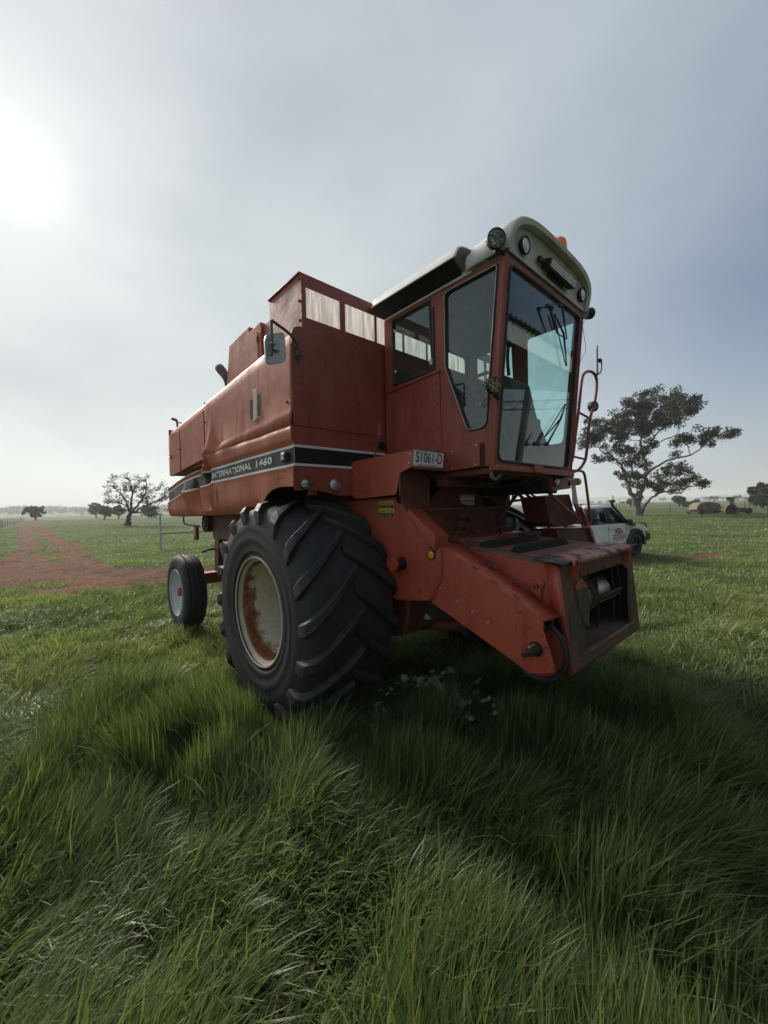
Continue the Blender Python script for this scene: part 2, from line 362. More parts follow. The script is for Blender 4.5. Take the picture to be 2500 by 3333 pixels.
def curve(pts, n=6):
    """Catmull-Rom through points"""
    P = [Vector(p) for p in pts]; P = [P[0] * 2 - P[1]] + P + [P[-1] * 2 - P[-2]]; out = []
    for i in range(1, len(P) - 2):
        for k in range(n):
            t = k / n
            out.append(.5 * ((2 * P[i]) + (P[i + 1] - P[i - 1]) * t + (2 * P[i - 1] - 5 * P[i] + 4 * P[i + 1] - P[i + 2]) * t * t + (-P[i - 1] + 3 * P[i] - 3 * P[i + 1] + P[i + 2]) * t ** 3))
    out.append(P[-2]); return out

# ------------------------------------------------------------------ noise and ground
def vnoise(x, y, s, seed):
    x = np.asarray(x, float) / s; y = np.asarray(y, float) / s
    xi = np.floor(x).astype(np.int64); yi = np.floor(y).astype(np.int64); fx = x - xi; fy = y - yi
    fx = fx * fx * (3 - 2 * fx); fy = fy * fy * (3 - 2 * fy)
    def h(a, b):
        n = (a * 374761393 + b * 668265263 + seed * 974634777) & 0x7fffffff
        n = (n ^ (n >> 13)) * 1274126177 & 0x7fffffff
        return ((n ^ (n >> 16)) & 0xffff) / 65535.0
    return (h(xi, yi) * (1 - fx) + h(xi + 1, yi) * fx) * (1 - fy) + (h(xi, yi + 1) * (1 - fx) + h(xi + 1, yi + 1) * fx) * fy
def fbm(x, y, s, seed, o=3):
    return sum(vnoise(x, y, s / 2 ** k, seed + k) * .5 ** k for k in range(o)) / sum(.5 ** k for k in range(o))
def ss(t): t = np.clip(t, 0, 1); return t * t * (3 - 2 * t)
def ground_z(x, y):
    x = np.asarray(x, float); y = np.asarray(y, float); d = np.hypot(x - 1, y + 1)
    z = -.22 * ss((y - 3) / 8) * (1 - .4 * ss((-x - 10) / 30))
    z = z + (fbm(x, y, 2.0, 5) - .5) * .22 * ss((d - 3) / 5) + (vnoise(x, y, .55, 15) - .5) * .07 * ss((d - 2) / 3) + (fbm(x, y, 14, 9) - .5) * .35 * ss((d - 14) / 25)
    return z
def seg_d(x, y, pts):
    x = np.asarray(x, float); y = np.asarray(y, float); best = np.full(x.shape, 1e9)
    for (ax, ay), (bx, by) in zip(pts[:-1], pts[1:]):
        dx, dy = bx - ax, by - ay; t = np.clip(((x - ax) * dx + (y - ay) * dy) / (dx * dx + dy * dy), 0, 1)
        best = np.minimum(best, np.hypot(x - ax - t * dx, y - ay - t * dy))
    return best
RUT1 = [(-11, -1.9), (-14, -1.85), (-20, -1.75), (-40, -2.1), (-80, -2.6), (-180, -3.6)]
RUT2 = [(-12, -3.7), (-18, -3.4), (-30, -3.4), (-80, -4.4), (-180, -5.9)]
CROSS = [(-16.5, -5.2), (-12.2, -3.0), (-9.2, -.9), (-7.9, 1.6), (-6.2, 5.6), (-3.4, 9.5), (-.2, 12.7), (1.8, 17.0), (4, 30)]
def dirt(x, y):
    """0 grass .. 1 bare red earth"""
    x = np.asarray(x, float); y = np.asarray(y, float)
    n = (fbm(x, y, 1.6, 31, 4) - .5); n2 = fbm(x, y, .5, 77, 3) - .5
    a = .66 - seg_d(x, y, RUT1) + n * 1.3 + n2 * .8
    b = .58 - seg_d(x, y, RUT2) + n * 1.3 + n2 * .8
    wid = np.interp(y, [-5, -2.5, 0, 5, 9, 12, 17, 30], [2.0, 1.8, 1.35, .75, .5, .34, -.1, -.5])
    c = wid - seg_d(x, y, CROSS) + n * 2.4 + n2 * 1.1
    m = np.maximum(np.maximum(a, b), c)
    return ss((m + .15) / .4)

# ================================================================== the combine harvester
H = thing('combine_harvester', 'dented old red combine harvester with a glazed cab, parked in the long grass', 'combine harvester')
XF = .416; YS = -1.541
LET = {}
def drop(x):  # the skirt sags towards the back
    return float(np.interp(x, [-3.65, -3.3, -2.45, -1.35, .416], [-.235, -.185, -.078, -.02, 0]))
def dent(x, z):
    """inward (+) / outward (-) crumple of the damaged side"""
    d = 0.0
    def bump(cx, cz, rx, rz, a):
        q = ((x - cx) / rx) ** 2 + ((z - cz) / rz) ** 2
        return a * math.exp(-q * 1.6)
    def fold(x0, w_, z0, z1, a):   # sharp vertical crease, easing off towards the back
        t = (x0 - x) / w_
        if t < 0 or t > 1: return 0
        k = max(0, min(1, (z - z0) / .12)) * max(0, min(1, (z1 - z) / .12))
        return a * (1 - t) ** 1.5 * k
    d += fold(-1.425, .52, 1.68, 2.32, .085) - fold(-1.22, .16, 1.75, 2.0, .02)
    d += fold(-1.95, .5, 1.66, 2.05, .06)
    d += bump(-2.35, 1.95, .22, .12, -.03) + bump(-1.65, 2.18, .2, .06, -.035) + bump(-2.05, 1.78, .2, .2, .03)
    d += bump(-1.05, 2.42, .5, .05, .03) + bump(-1.42, 2.35, .14, .12, -.05) + bump(-1.0, 2.36, .28, .03, -.03)
    def ridge(xa, za, xb, zb, wl, a):
        dx, dz = xb - xa, zb - za; t = ((x - xa) * dx + (z - za) * dz) / (dx * dx + dz * dz); tc_ = max(0, min(1, t))
        dd = math.hypot(x - xa - dx * tc_, z - za - dz * tc_); return a * max(0, 1 - dd / wl) * (1 if 0 < t < 1 else .6)
    d += ridge(-1.43, 2.45, -1.66, 2.12, .10, -.045) + ridge(-1.52, 2.40, -1.78, 2.14, .07, .05) + ridge(-1.38, 2.0, -1.50, 1.70, .09, -.04)
    d += ridge(-2.02, 2.02, -1.88, 1.70, .12, .05) + ridge(-2.55, 2.20, -1.75, 2.23, .06, -.03) + ridge(-2.42, 2.0, -2.30, 1.72, .10, -.03) + ridge(-1.15, 2.40, -.55, 2.44, .05, -.018)
    return d + .004 * math.sin(x * 5.1 + z * 9) + .003 * math.sin(x * 11.3 - z * 4)
def bolt(p, axis, r=.01, m=None, parent=None):
    MB().lathe([(0, 0), (r, 0), (r * .95, r * .6), (0, r * .85)], p, axis, 8).build('bolt', m or DARKRED, parent or H)
# --- upper side sheet
def side_profile_upper(x):
    zt = float(np.interp(x, [-3.3, -1.6, .416], [2.905, 2.995, 3.098]))
    return [(-1.10, zt + .012), (-1.30, zt + .006), (-1.42, zt), (-1.475, zt - .012), (-1.515, zt - .04), (-1.537, zt - .085), (-1.541, zt - .15), (-1.541, 2.75), (-1.541, 2.62), (-1.541, 2.49)]
xs_f = np.linspace(XF, -1.6, 60); rows = []
for x in xs_f:
    z0 = float(np.interp(x, [-1.6, .416], [2.42, 2.485]))
    pr = side_profile_upper(x)[:-1] + [(-1.541, z0), (-1.548, z0 - .03), (-1.562, 2.345 + drop(x) * .3)]
    rows.append([(x, y + (dent(x, z) if z < 2.6 else .003 * math.sin(x * 3 + z * 2)), z) for y, z in pr])
MB().grid(rows).build('side_panel', SHEET, H, smooth=30, solid=.006)
# door panels behind it
xs_r = np.linspace(-1.606, -3.26, 24); rows = []
for x in xs_r:
    zb = float(np.interp(x, [-3.26, -1.6], [2.235, 2.30]))
    pr = side_profile_upper(x)[:-3] + [(-1.541, 2.6), (-1.541, 2.45), (-1.541, zb + .012), (-1.50, zb)]
    rows.append([(x, y + .012, z) for y, z in pr])
rear_side = MB().grid(rows).build('rear_side_panel', SHEET, H, smooth=30, solid=.006)
sd = plate('service_door', rnd([(-2.64, 2.255), (-3.13, 2.225), (-3.13, 2.83), (-2.64, 2.79)], .02), [], 'y', -1.537, -1.546, SHEET, H)
hd = MB().obox((-3.09, -1.556, 2.50), (1, 0, 0), (0, 1, 0), (0, 0, 1), .05, .02, .03).tube([(-3.07, -1.56, 2.5), (-3.05, -1.575, 2.485), (-3.06, -1.575, 2.46)], .006)
hd.build('door_handle', STEEL, sd)
plate('service_panel', rnd([(-1.64, 2.32), (-2.61, 2.262), (-2.61, 2.80), (-1.64, 2.87)], .02), [], 'y', -1.536, -1.543, SHEET, H)
# --- lower skirt with the stripe
def zbot(x):
    return float(np.interp(x, [-3.62, -3.5, -3.35, -.67, -.194, -.155, -.026, .06, .19, .383, .42], [1.82, 1.70, 1.64, 1.665, 1.722, 1.757, 1.84, 1.872, 1.892, 1.885, 1.882]))
def skirt_y(z, x):
    s = z - drop(x)
    return float(np.interp(s, [1.60, 1.66, 1.75, 2.015, 2.03, 2.037, 2.20, 2.206, 2.235, 2.245, 2.345],
                           [-1.44, -1.50, -1.545, -1.552, -1.556, -1.534, -1.534, -1.535, -1.556, -1.560, -1.560]))
def skirt_pt(x, z, off=0.0):
    tap = .0 if x > -3.3 else (-3.3 - x) * .35
    zt = 0
    return (x, skirt_y(z, x) + dent(x, z) + off + tap, z)
rows = []
for x in np.concatenate([np.linspace(XF, -.25, 40), np.linspace(-.27, -3.62, 260)]):
    d = drop(x); zb = zbot(x)
    ztop = 2.345 + d * .3 if x > -1.6 else 2.235 + d
    zz = [ztop, 2.30 + d * .6, 2.247 + d, 2.235 + d, 2.206 + d, 2.2 + d, 2.14 + d, 2.09 + d, 2.037 + d, 2.03 + d, 2.015 + d, 1.98 + d * .9]
    zz = [min(z, ztop) for z in zz]
    low = zz[-1]; k = [low + (zb + .10 - low) * t for t in (.33, .66, 1)] if zb + .1 < low else [low - .01, low - .02, low - .03]
    row = [skirt_pt(x, z) for z in zz + k]
    if zb < 1.72: row += [skirt_pt(x, zb + .055, .010), (x, skirt_pt(x, zb + .02)[1] + .03, zb + .012), (x, -1.42, zb), (x, -1.35, zb + .004)]
    else: row += [skirt_pt(x, zb + .06), skirt_pt(x, zb + .03), skirt_pt(x, zb), (x, skirt_pt(x, zb)[1] + .012, zb)]
    rows.append(row)
rear_row = [(-3.64, -1.40, p[2]) for p in rows[-1]]
rows.append(rear_row)
skirt = MB().grid(rows).build('side_skirt', SHEET, H, smooth=28, solid=.005)
def band(z0, z1, x0, x1, off, nz=3):
    rw = []
    for x in np.linspace(x0, x1, 420):
        rw.append([skirt_pt(x, z + drop(x), off) for z in np.linspace(z0, z1, nz)])
    return rw
MB().grid(band(2.060, 2.178, XF, -3.6, -.0045, 4)).build('stripe_decal', DECALB, skirt, smooth=60)
MB().grid(band(2.180, 2.199, XF, -3.6, -.0050)).build('stripe_edge', WHITE, skirt, smooth=60)
MB().grid(band(2.040, 2.058, XF, -3.6, -.0050)).build('stripe_edge', WHITE, skirt, smooth=60)
# lettering on the stripe, following the sag
def side_text(s_, x0, x1, zc, h, parent, bold=.012):
    c = bpy.data.curves.new('lettering', 'FONT'); c.body = s_; c.size = 1; c.offset = bold; c.extrude = .0; c.resolution_u = 3; c.space_character = 1.08
    o = bpy.data.objects.new('lettering', c); col.objects.link(o)
    me = bpy.data.meshes.new_from_object(o.evaluated_get(bpy.context.evaluated_depsgraph_get())); bpy.data.objects.remove(o)
    bm = bmesh.new(); bm.from_mesh(me)
    X = [v.co.x for v in bm.verts]; Y = [v.co.y for v in bm.verts]; a, b = min(X), max(X); c0, c1 = min(Y), max(Y)
    for v in bm.verts:
        x = x0 + (v.co.x - a) / (b - a) * (x1 - x0); z = zc + drop(x) + ((v.co.y - c0) / (c1 - c0) - .5) * h
        p = skirt_pt(x, z, -.0105); v.co = Vector(p)
    bm.to_mesh(me); bm.free(); me.materials.clear()
    link('lettering', me, WHITE, parent, 0)
side_text('INTERNATIONAL', -1.40, -.345, 2.120, .060, skirt, .030)
side_text('1460', -.255, .055, 2.122, .064, skirt, .030)
# clearance lamp in the stripe
cl = MB().obox((.27, -1.545, 2.118), (1, 0, 0), (0, 1, 0), (0, 0, 1), .085, .03, .075).build('side_lamp', BLACKST, H, bevel=.006)
MB().obox((.27, -1.563, 2.118), (1, 0, 0), (0, 1, 0), (0, 0, 1), .055, .006, .05).build('lens', LENSD, cl, bevel=.004)
# emblem: two dark bars and a pale red i between them
em = MB()
def quadside(b_, pts, y): b_.prism(pts, 'y', y, y + .002)
E1 = MB(); quadside(E1, [(-.352, 2.507), (-.270, 2.511), (-.262, 2.60), (-.272, 2.62), (-.272, 2.702), (-.352, 2.700)], -1.5455)
quadside(E1, [(-.198, 2.512), (-.120, 2.512), (-.112, 2.712), (-.192, 2.712), (-.192, 2.63), (-.203, 2.60)], -1.5455)
emb = E1.build('emblem', WHITE, H, smooth=0)
E2 = MB(); quadside(E2, [(-.345, 2.515), (-.278, 2.518), (-.270, 2.60), (-.280, 2.62), (-.280, 2.695), (-.345, 2.693)], -1.5475)
quadside(E2, [(-.190, 2.519), (-.127, 2.519), (-.119, 2.704), (-.184, 2.704), (-.184, 2.63), (-.194, 2.60)], -1.5475); E2.build('emblem_bar', mat('emblem_grey_black', (.022, .027, .032), .6, spec=.15), emb, smooth=0)
E3 = MB(); quadside(E3, [(-.283, 2.50), (-.199, 2.504), (-.203, 2.60), (-.190, 2.63), (-.190, 2.768), (-.268, 2.769), (-.268, 2.63), (-.276, 2.60)], -1.5485); E3.build('emblem_stem', WHITE, emb, smooth=0)
E4 = MB(); quadside(E4, [(-.276, 2.508), (-.206, 2.511), (-.210, 2.60), (-.197, 2.63), (-.197, 2.706), (-.261, 2.706), (-.261, 2.63), (-.269, 2.60)], -1.5498)
quadside(E4, [(-.261, 2.713), (-.197, 2.713), (-.197, 2.761), (-.261, 2.762)], -1.5498); E4.build('emblem_stem', PINKDEC, emb, smooth=0)
# bolts
for x, z in ((.335, 2.535), (-1.575, 2.935), (-1.578, 2.72), (-1.585, 2.50), (-2.625, 2.80), (-2.63, 2.55), (-2.66, 2.545), (-2.63, 2.30), (-1.40, 2.235)):
    bolt((x, -1.545, z), (0, -1, 0), .012)
# --- body behind the sheets, other side, rear
MB().box(-3.24, .36, -1.50, 1.52, 2.26, 2.86).box(-3.20, -1.7, -1.3, 1.3, 2.80, 2.90).build('body_shell', DARKRED, H)
rows = []
for x in (XF, -1.6, -3.26):
    rows.append([(x, -y, z) for y, z in side_profile_upper(x)] + [(x, 1.56, 2.2), (x, 1.56, 1.75), (x, 1.44, 1.66)])
MB().grid(rows).build('far_side_panel', SHEET, H, smooth=30, solid=.006)
rows = [[(x, y, (3.105 if x > 0 else 3.0 if x > -2 else 2.91) + .005) for y in np.linspace(-1.12, 1.12, 5)] for x in (XF, -1.6, -3.26)]
MB().grid(rows).build('deck', SHEET, H, solid=.006)
MB().box(-3.255, -3.245, -1.53, 1.53, 2.24, 2.91).build('rear_panel', SHEET, H)
MB().box(-3.55, -.9, -1.38, 1.45, 1.70, 2.10).build('skirt_inner', DARKRED, H)
MB().prism([(-3.3, 1.66), (-2.5, 1.35), (-.9, 1.05), (.75, 1.0), (.85, 1.45), (.70, 1.60), (.70, 2.1), (-3.3, 2.2)], 'y', -.78, .40).build('threshing_body', DARKRED, H, bevel=.01)
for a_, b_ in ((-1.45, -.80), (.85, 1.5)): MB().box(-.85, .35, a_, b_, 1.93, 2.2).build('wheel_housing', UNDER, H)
MB().box(-2.75, -1.55, -1.12, -.80, 1.31, 1.66).build('fuel_tank', mat('dull_plum_tank', (.13, .05, .045), .6, var=(.17, .07, .06)), H, bevel=.02)
pu = MB().lathe([(0, .05), (.05, .05), (.055, .03), (.10, .02), (.125, .045), (.135, .04), (.125, 0), (.135, -.04), (.10, -.03), (0, -.03)], zon('3', 325, 465, 'y', -1.15), (0, -1, 0), 28).build('belt_pulley', DARKRED, H)
br = MB().tube(curve([zon('3', 180, 425, 'y', -1.42), zon('3', 182, 462, 'y', -1.42), zon('3', 198, 474, 'y', -1.42), zon('3', 278, 486, 'y', -1.42)], 4), .011).build('lamp_bracket', DARKRED, H)
c = zon('3', 256, 522, 'y', -1.42)
tl = MB().obox(c, (1, 0, 0), (0, 1, 0), (0, 0, 1), .13, .035, .20).build('tail_lamp', DARKRED, H, bevel=.012)
MB().obox((c.x - .01, c.y - .02, c.z), (1, 0, 0), (0, 1, 0), (0, 0, 1), .075, .008, .11).build('lens', mat('pale_red_lens', (.55, .28, .2), .3), tl, bevel=.004)
# --- grain tank
tank = thing_part = None
fo = [(-1.541, 2.345), (-1.541, 3.03), (-1.53, 3.065), (-1.505, 3.092), (-1.475, 3.105), (-1.444, 3.11), (-1.444, 3.527), (1.444, 3.527), (1.444, 3.11), (1.475, 3.105), (1.505, 3.092), (1.541, 3.03), (1.541, 2.345)]
wins = [(-1.405, -1.080), (-1.030, -.700), (-.678, -.348), (-.325, -.01), (.01, .325), (.348, .678), (.700, 1.030), (1.080, 1.405)]
holes = [[(a, 3.192), (b, 3.192), (b, 3.428), (a, 3.428)] for a, b in wins]
fb = plate('front_bulkhead', fo, holes, 'x', XF, XF - .008, RED, H, 0)
WPANE = bpy.data.materials.new('milky_pane'); WPANE.use_nodes = True; t = WPANE.node_tree; t.nodes.clear()
o_ = N(t, 'ShaderNodeOutputMaterial'); a_ = N(t, 'ShaderNodeBsdfTranslucent'); a_.inputs[0].default_value = (.80, .78, .76, 1)
b_ = N(t, 'ShaderNodeBsdfTransparent'); b_.inputs[0].default_value = (.92, .91, .90, 1); d_ = N(t, 'ShaderNodeBsdfDiffuse'); d_.inputs[0].default_value = (.5, .48, .46, 1)
m1 = N(t, 'ShaderNodeMixShader'); m2 = N(t, 'ShaderNodeMixShader'); m2.inputs[0].default_value = .55
tcx = N(t, 'ShaderNodeTexCoord'); mpg = N(t, 'ShaderNodeMapping'); mpg.inputs['Scale'].default_value = (1, 30, 2.5); nn = N(t, 'ShaderNodeTexNoise', Scale=1.5, Detail=6.0)
t.links.new(tcx.outputs['Object'], mpg.inputs[0]); t.links.new(mpg.outputs[0], nn.inputs['Vector'])
t.links.new(ramp(t, nn.outputs[0], [(.35, (.12,) * 3), (.7, (.45,) * 3)]), m1.inputs[0])
t.links.new(b_.outputs[0], m2.inputs[1]); t.links.new(a_.outputs[0], m2.inputs[2]); t.links.new(m2.outputs[0], m1.inputs[1]); t.links.new(d_.outputs[0], m1.inputs[2]); t.links.new(m1.outputs[0], o_.inputs[0])
for a, b in wins:
    MB().box(XF - .014, XF - .010, a - .012, b + .012, 3.18, 3.44).build('tank_window', WPANE, fb)
# tank extension walls (open top)
MB().box(-.125, .408, -1.444, -1.436, 3.07, 3.527).box(-.125, .408, 1.436, 1.444, 3.07, 3.527).box(-.13, -.122, -1.440, 1.440, 3.06, 3.33) \
    .box(-.128, .408, -1.46, -1.436, 3.522, 3.534).box(-.128, .408, 1.436, 1.46, 3.522, 3.534).build('tank_extension', RED, H, bevel=.002)
for a_, b_ in ((-1.06, -1.045), (-.694, -.684)): MB().box(XF - .03, XF - .009, a_, b_, 3.18, 3.5).build('tank_stiffener', BLACKST, H)
for z in (3.49, 3.32, 3.17): bolt((.385, -1.444, z), (0, -1, 0), .012)
MB().prism([(-.16, 3.06), (-.16, 3.425), (-.36, 3.405), (-.36, 3.06)], 'y', -1.40, 1.40).build('tank_panel', RED, H, bevel=.004)
MB().prism([(-.345, 3.03), (-.345, 3.432), (-.36, 3.44), (-.63, 3.425), (-.65, 3.03)], 'y', -1.425, 1.42).build('engine_cover', SHEET, H, bevel=.004)
MB().prism([(-.635, 3.03), (-.618, 3.49), (-1.127, 3.47), (-1.24, 3.03)], 'y', -1.42, 1.42).build('engine_cover', SHEET, H, bevel=.004)
MB().tube([(-.40, -1.432, 3.13), (-.40, -1.432, 3.36)], .006).obox((-.42, -1.43, 3.3), (1, 0, 0), (0, 1, 0), (0, 0, 1), .02, .015, .05).build('latch', DARKRED, H)
MB().tube(curve([(-1.28, -1.36, 3.0), (-1.29, -1.38, 3.15), (-1.37, -1.40, 3.25), (-1.46, -1.41, 3.33)], 4), [.045] * 9 + [.05] * 4, 12, False).build('exhaust_pipe', mat('rusty_brown_pipe', (.10, .06, .05), .7), H, solid=.004)
MB().tube(curve([(-3.18, -1.42, 2.88), (-3.19, -1.43, 3.02), (-3.22, -1.43, 3.065), (-3.34, -1.43, 3.11), (-3.46, -1.43, 3.12), (-3.44, -1.36, 3.09), (-3.2, -1.36, 3.02), (-2.8, -1.38, 2.95)], 4), .014).build('rear_handrail', DARKRED, H)
MB().obox((-2.98, -1.3, 2.93), (1, 0, 0), (0, 1, 0), (0, 0, 1), .22, .12, .08).build('air_intake', BLACKST, H, bevel=.02)
# --- front wall lower part
fl = [(-1.556, 2.238), (-1.556, 2.345), (.98, 2.345), (1.556, 2.345), (1.556, 1.853), (1.34, 1.853), (1.14, 1.812), (.5, 1.80), (-.5, 1.80), (-.96, 1.815), (-1.14, 1.812), (-1.23, 1.832), (-1.34, 1.853), (-1.541, 1.853), (-1.545, 2.02), (-1.538, 2.04), (-1.538, 2.20)]
plate('front_lower_wall', fl, [], 'x', XF + .001, XF - .007, RED, H, 0)
fs = MB().box(XF + .0015, XF + .0035, -1.537, -.58, 2.060, 2.178).build('front_stripe', DECALB, H)
MB().box(XF + .0015, XF + .004, -1.537, -.58, 2.181, 2.200).build('stripe_edge', WHITE, fs)
MB().box(XF + .0015, XF + .004, -1.537, -.58, 2.040, 2.058).build('stripe_edge', WHITE, fs)
MB().box(XF + .002, XF + .006, -1.54, -.6, 2.343, 2.349).build('wall_seam', DARKRED, H)
MB().lathe([(0, .002), (.036, .002), (.04, .006), (.042, 0)], (XF + .001, -.65, 2.262), (1, 0, 0), 24).build('grommet_hole', UNDER, H)
MB().tube(curve([(XF + .006, -.735, 2.205), (XF + .006, -.735, 2.17), (XF + .006, -.738, 2.15)], 3), .008).build('paint_run', RED, H)
# red warning label on the wall and its small writing
st = MB().box(XF + .001, XF + .003, -.705, -.655, 2.33, 2.475).build('warning_label', mat('red_label', (.45, .10, .10), .5), H)
for k in range(2):
    for j in range(5):
        MBx = None
wr = MB()
for j in range(11):
    z = 2.465 - j * .0125
    wr.box(XF + .003, XF + .0038, -.698, -.662 - (j % 3) * .004, z - .003, z)
wr.build('label_writing', mat('label_pink_white', (.6, .42, .42), .6), st)
def lamp(name, c, r, axis, body, lens, parent, depth=.05, chrome=True, sides=28):
    b = MB().lathe([(0, -depth), (r * .75, -depth), (r * .98, -.012), (r * 1.06, -.004), (r * 1.06, .006), (r * .97, .010), (r * .93, .004)], c, axis, sides).build(name, body, parent)
    MB().lathe([(r * .94, .002), (r * .7, .010), (r * .4, .015), (0, .017)], c, axis, sides).build('lens', lens, b)
    return b
lamp('headlight', (XF + .012, -1.182, 1.897), .052, (1, 0, 0), STEEL, LENS, H)
il = lamp('marker_lamp', (XF + .012, -1.455, 1.899), .040, (1, 0, 0), STEEL, LENS, H)
MB().box(XF + .022, XF + .030, -1.492, -1.418, 1.895, 1.903).build('lens_bar', BLACKST, il)
MB().box(XF - .02, XF + .02, -1.42, -1.36, 1.815, 1.85).build('lamp_bracket', DARKRED, H)
for y, z in ((-1.525, 2.215), (-1.53, 2.005), (-1.52, 1.895), (-1.386, 1.897), (-1.06, 1.90), (-1.02, 1.899), (-.99, 2.03), (-1.525, 2.30), (-1.50, 2.93)):
    bolt((XF + .001, y, z), (1, 0, 0), .010)
# --- mirror on its arm at the front corner
arm = MB().tube(curve([(XF + .03, -1.497, 2.835), (XF + .03, -1.497, 2.915), (XF + .035, -1.505, 2.945), zon('B', 660, 645, 'x', XF + .05), zon('B', 560, 570, 'x', XF + .06), zon('B', 525, 542, 'x', XF + .06), zon('B', 511, 537, 'x', XF + .06), zon('B', 508, 560, 'x', XF + .06), zon('B', 510, 700, 'x', XF + .06), zon('B', 509, 850, 'x', XF + .06)], 5), .0105, 10)
arm.box(XF, XF + .045, -1.515, -1.48, 2.86, 2.90)
mirror = arm.build('mirror', mat('mirror_arm_grey', (.10, .10, .095), .45, .5), H)
mp_poly = []
for (x, y) in ((447, 655), (630, 632), (648, 905), (462, 932)):
    q = zon('B', x, y, 'x', XF + .035); mp_poly.append((q.y, q.z))
pl = rnd(mp_poly, .05, 6)
plate('mirror_housing', pl, [], 'x', XF + .03, XF + .012, MIRB, mirror, .006)
plate('mirror_glass', offset_poly(pl, -.008), [], 'x', XF + .011, XF + .009, MIRG, mirror, 0)
q = zon('B', 548, 755, 'x', XF + .045)
MB().obox(q, (1, 0, 0), (0, 1, 0), (0, 0, 1), .02, .052, .085).obox((q.x + .015, q.y - .03, q.z), (1, 0, 0), (0, 1, 0), (0, 0, 1), .02, .04, .02).build('mirror_clamp', GALV, mirror, bevel=.006)

# ------------------------------------------------------------------ cab
CY0, CY1 = -.610, .670; XT, ZT, XB, ZB = 1.672, 3.392, 1.545, 1.980
def wx(z): return XB + (XT - XB) * (z - ZB) / (ZT - ZB)     # the windscreen leans forward
cab = MB().box(.45, 1.50, CY0 + .01, CY1 - .01, 1.975, 2.0).build('cab', LINER, H)
side_o = [(.44, ZT), (.44, 1.995), (1.10, 1.985), (wx(1.985) + .0, 1.985), (wx(ZT), ZT)]
h_rear = rnd([(.552, 3.352), (.556, 2.785), (1.006, 2.795), (.986, 3.356)], .012, 2)
h_front = rnd([(1.140, 3.352), (1.136, 2.78), (1.165, 2.70), (1.330, 2.258), (1.488, 2.262), (1.597, 3.30), (1.603, 3.352)][::1], [.05, .08, .06, .05, .05, .02, .05], 5)
for nm, y0, y1 in (('cab_side', CY0, CY0 + .03), ('cab_side', CY1, CY1 - .03)):
    cs = plate(nm, side_o, [h_rear, h_front], 'y', y0, y1, RED, cab, .004)
    s_ = -1 if y0 < 0 else 1
    ym = y0 - s_ * .012
    plate('side_window', offset_poly(h_rear, .006), [], 'y', ym, ym - s_ * .004, GT, cab, 0)
    plate('door_window', offset_poly(h_front, .006), [], 'y', ym, ym - s_ * .004, GT, cab, 0)
    # rubber seal with a thin bright bead
    for hp, nm2 in ((h_front, 'door_seal'), (h_rear, 'window_seal')):
        MB().tube([(p[0], y0 + s_ * .002, p[1]) for p in hp + hp[:2]], .0105, 6, False).build(nm2, BLACKST, cab)
    MB().tube([(p[0], y0 + s_ * .0105, p[1]) for p in offset_poly(h_front, -.001) + offset_poly(h_front, -.001)[:2]], .003, 5, False).build('seal_bead', GALV, cab)
# outer skin panels of the visible side
plate('cab_lower_panel', [(.447, 2.735), (.47, 2.77), (1.078, 2.775), (1.078, 2.748), (1.079, 2.40), (1.089, 2.15), (.447, 2.15)], [], 'y', CY0 - .001, CY0 - .009, RED, cab, .002)
plate('window_ledge', [(.455, 2.728), (.455, 2.752), (1.083, 2.782), (1.083, 2.76)], [], 'y', CY0 - .001, CY0 - .020, RED, cab, .002)
MB().box(1.013, 1.030, CY0 - .012, CY0 + .004, 2.79, 3.285).build('window_latch_strip', BLACKST, cab)
for x, z in ((.585, 3.255), (.585, 2.90)): bolt((x, CY0 - .003, z), (0, -1, 0), .012, WHITE, cab)
for x, z in ((1.0, 2.86),): MB().obox((x, CY0 - .014, z), (1, 0, 0), (0, 1, 0), (0, 0, 1), .03, .012, .05).build('window_catch', GALV, cab, bevel=.003)
for x, z in ((1.046, 2.673), (1.052, 2.515), (1.053, 2.333), (1.056, 2.175), (1.05, 2.765), (.70, 2.758), (.475, 2.60), (.475, 2.3)): bolt((x, CY0 - .009, z), (0, -1, 0), .008, DARKRED, cab)
# raised box under the door
lb = plate('lower_step_panel', [(1.125, 2.128), (1.445, 2.150), (1.445, 1.985), (1.11, 1.970)], [], 'y', CY0 - .002, CY0 - .03, RED, cab, .003)
MB().box(1.452, 1.466, CY0 - .012, CY0 - .0005, 1.99, 2.155).build('panel_gap', BLACKST, cab)
for x, z in ((1.21, 2.117), (1.42, 2.137), (1.20, 1.99), (1.41, 2.0)): bolt((x, CY0 - .03, z), (0, -1, 0), .008, GALV, cab)
# rear wall of the cab with its window, floor beam, ceiling
plate('cab_rear_wall', [(CY0 + .03, 2.0), (CY1 - .03, 2.0), (CY1 - .03, ZT), (CY0 + .03, ZT)], [rnd([(CY0 + .07, 2.98), (CY1 - .07, 2.98), (CY1 - .07, 3.345), (CY0 + .07, 3.345)], .04)], 'x', .44, .455, LINER, cab, 0)
MB().box(.455, wx(ZT) - .03, CY0 + .03, CY1 - .03, 3.36, 3.39).build('cab_ceiling', LINER, cab)
def wpt(y, z, off=0): return (wx(z) + off, y, z)
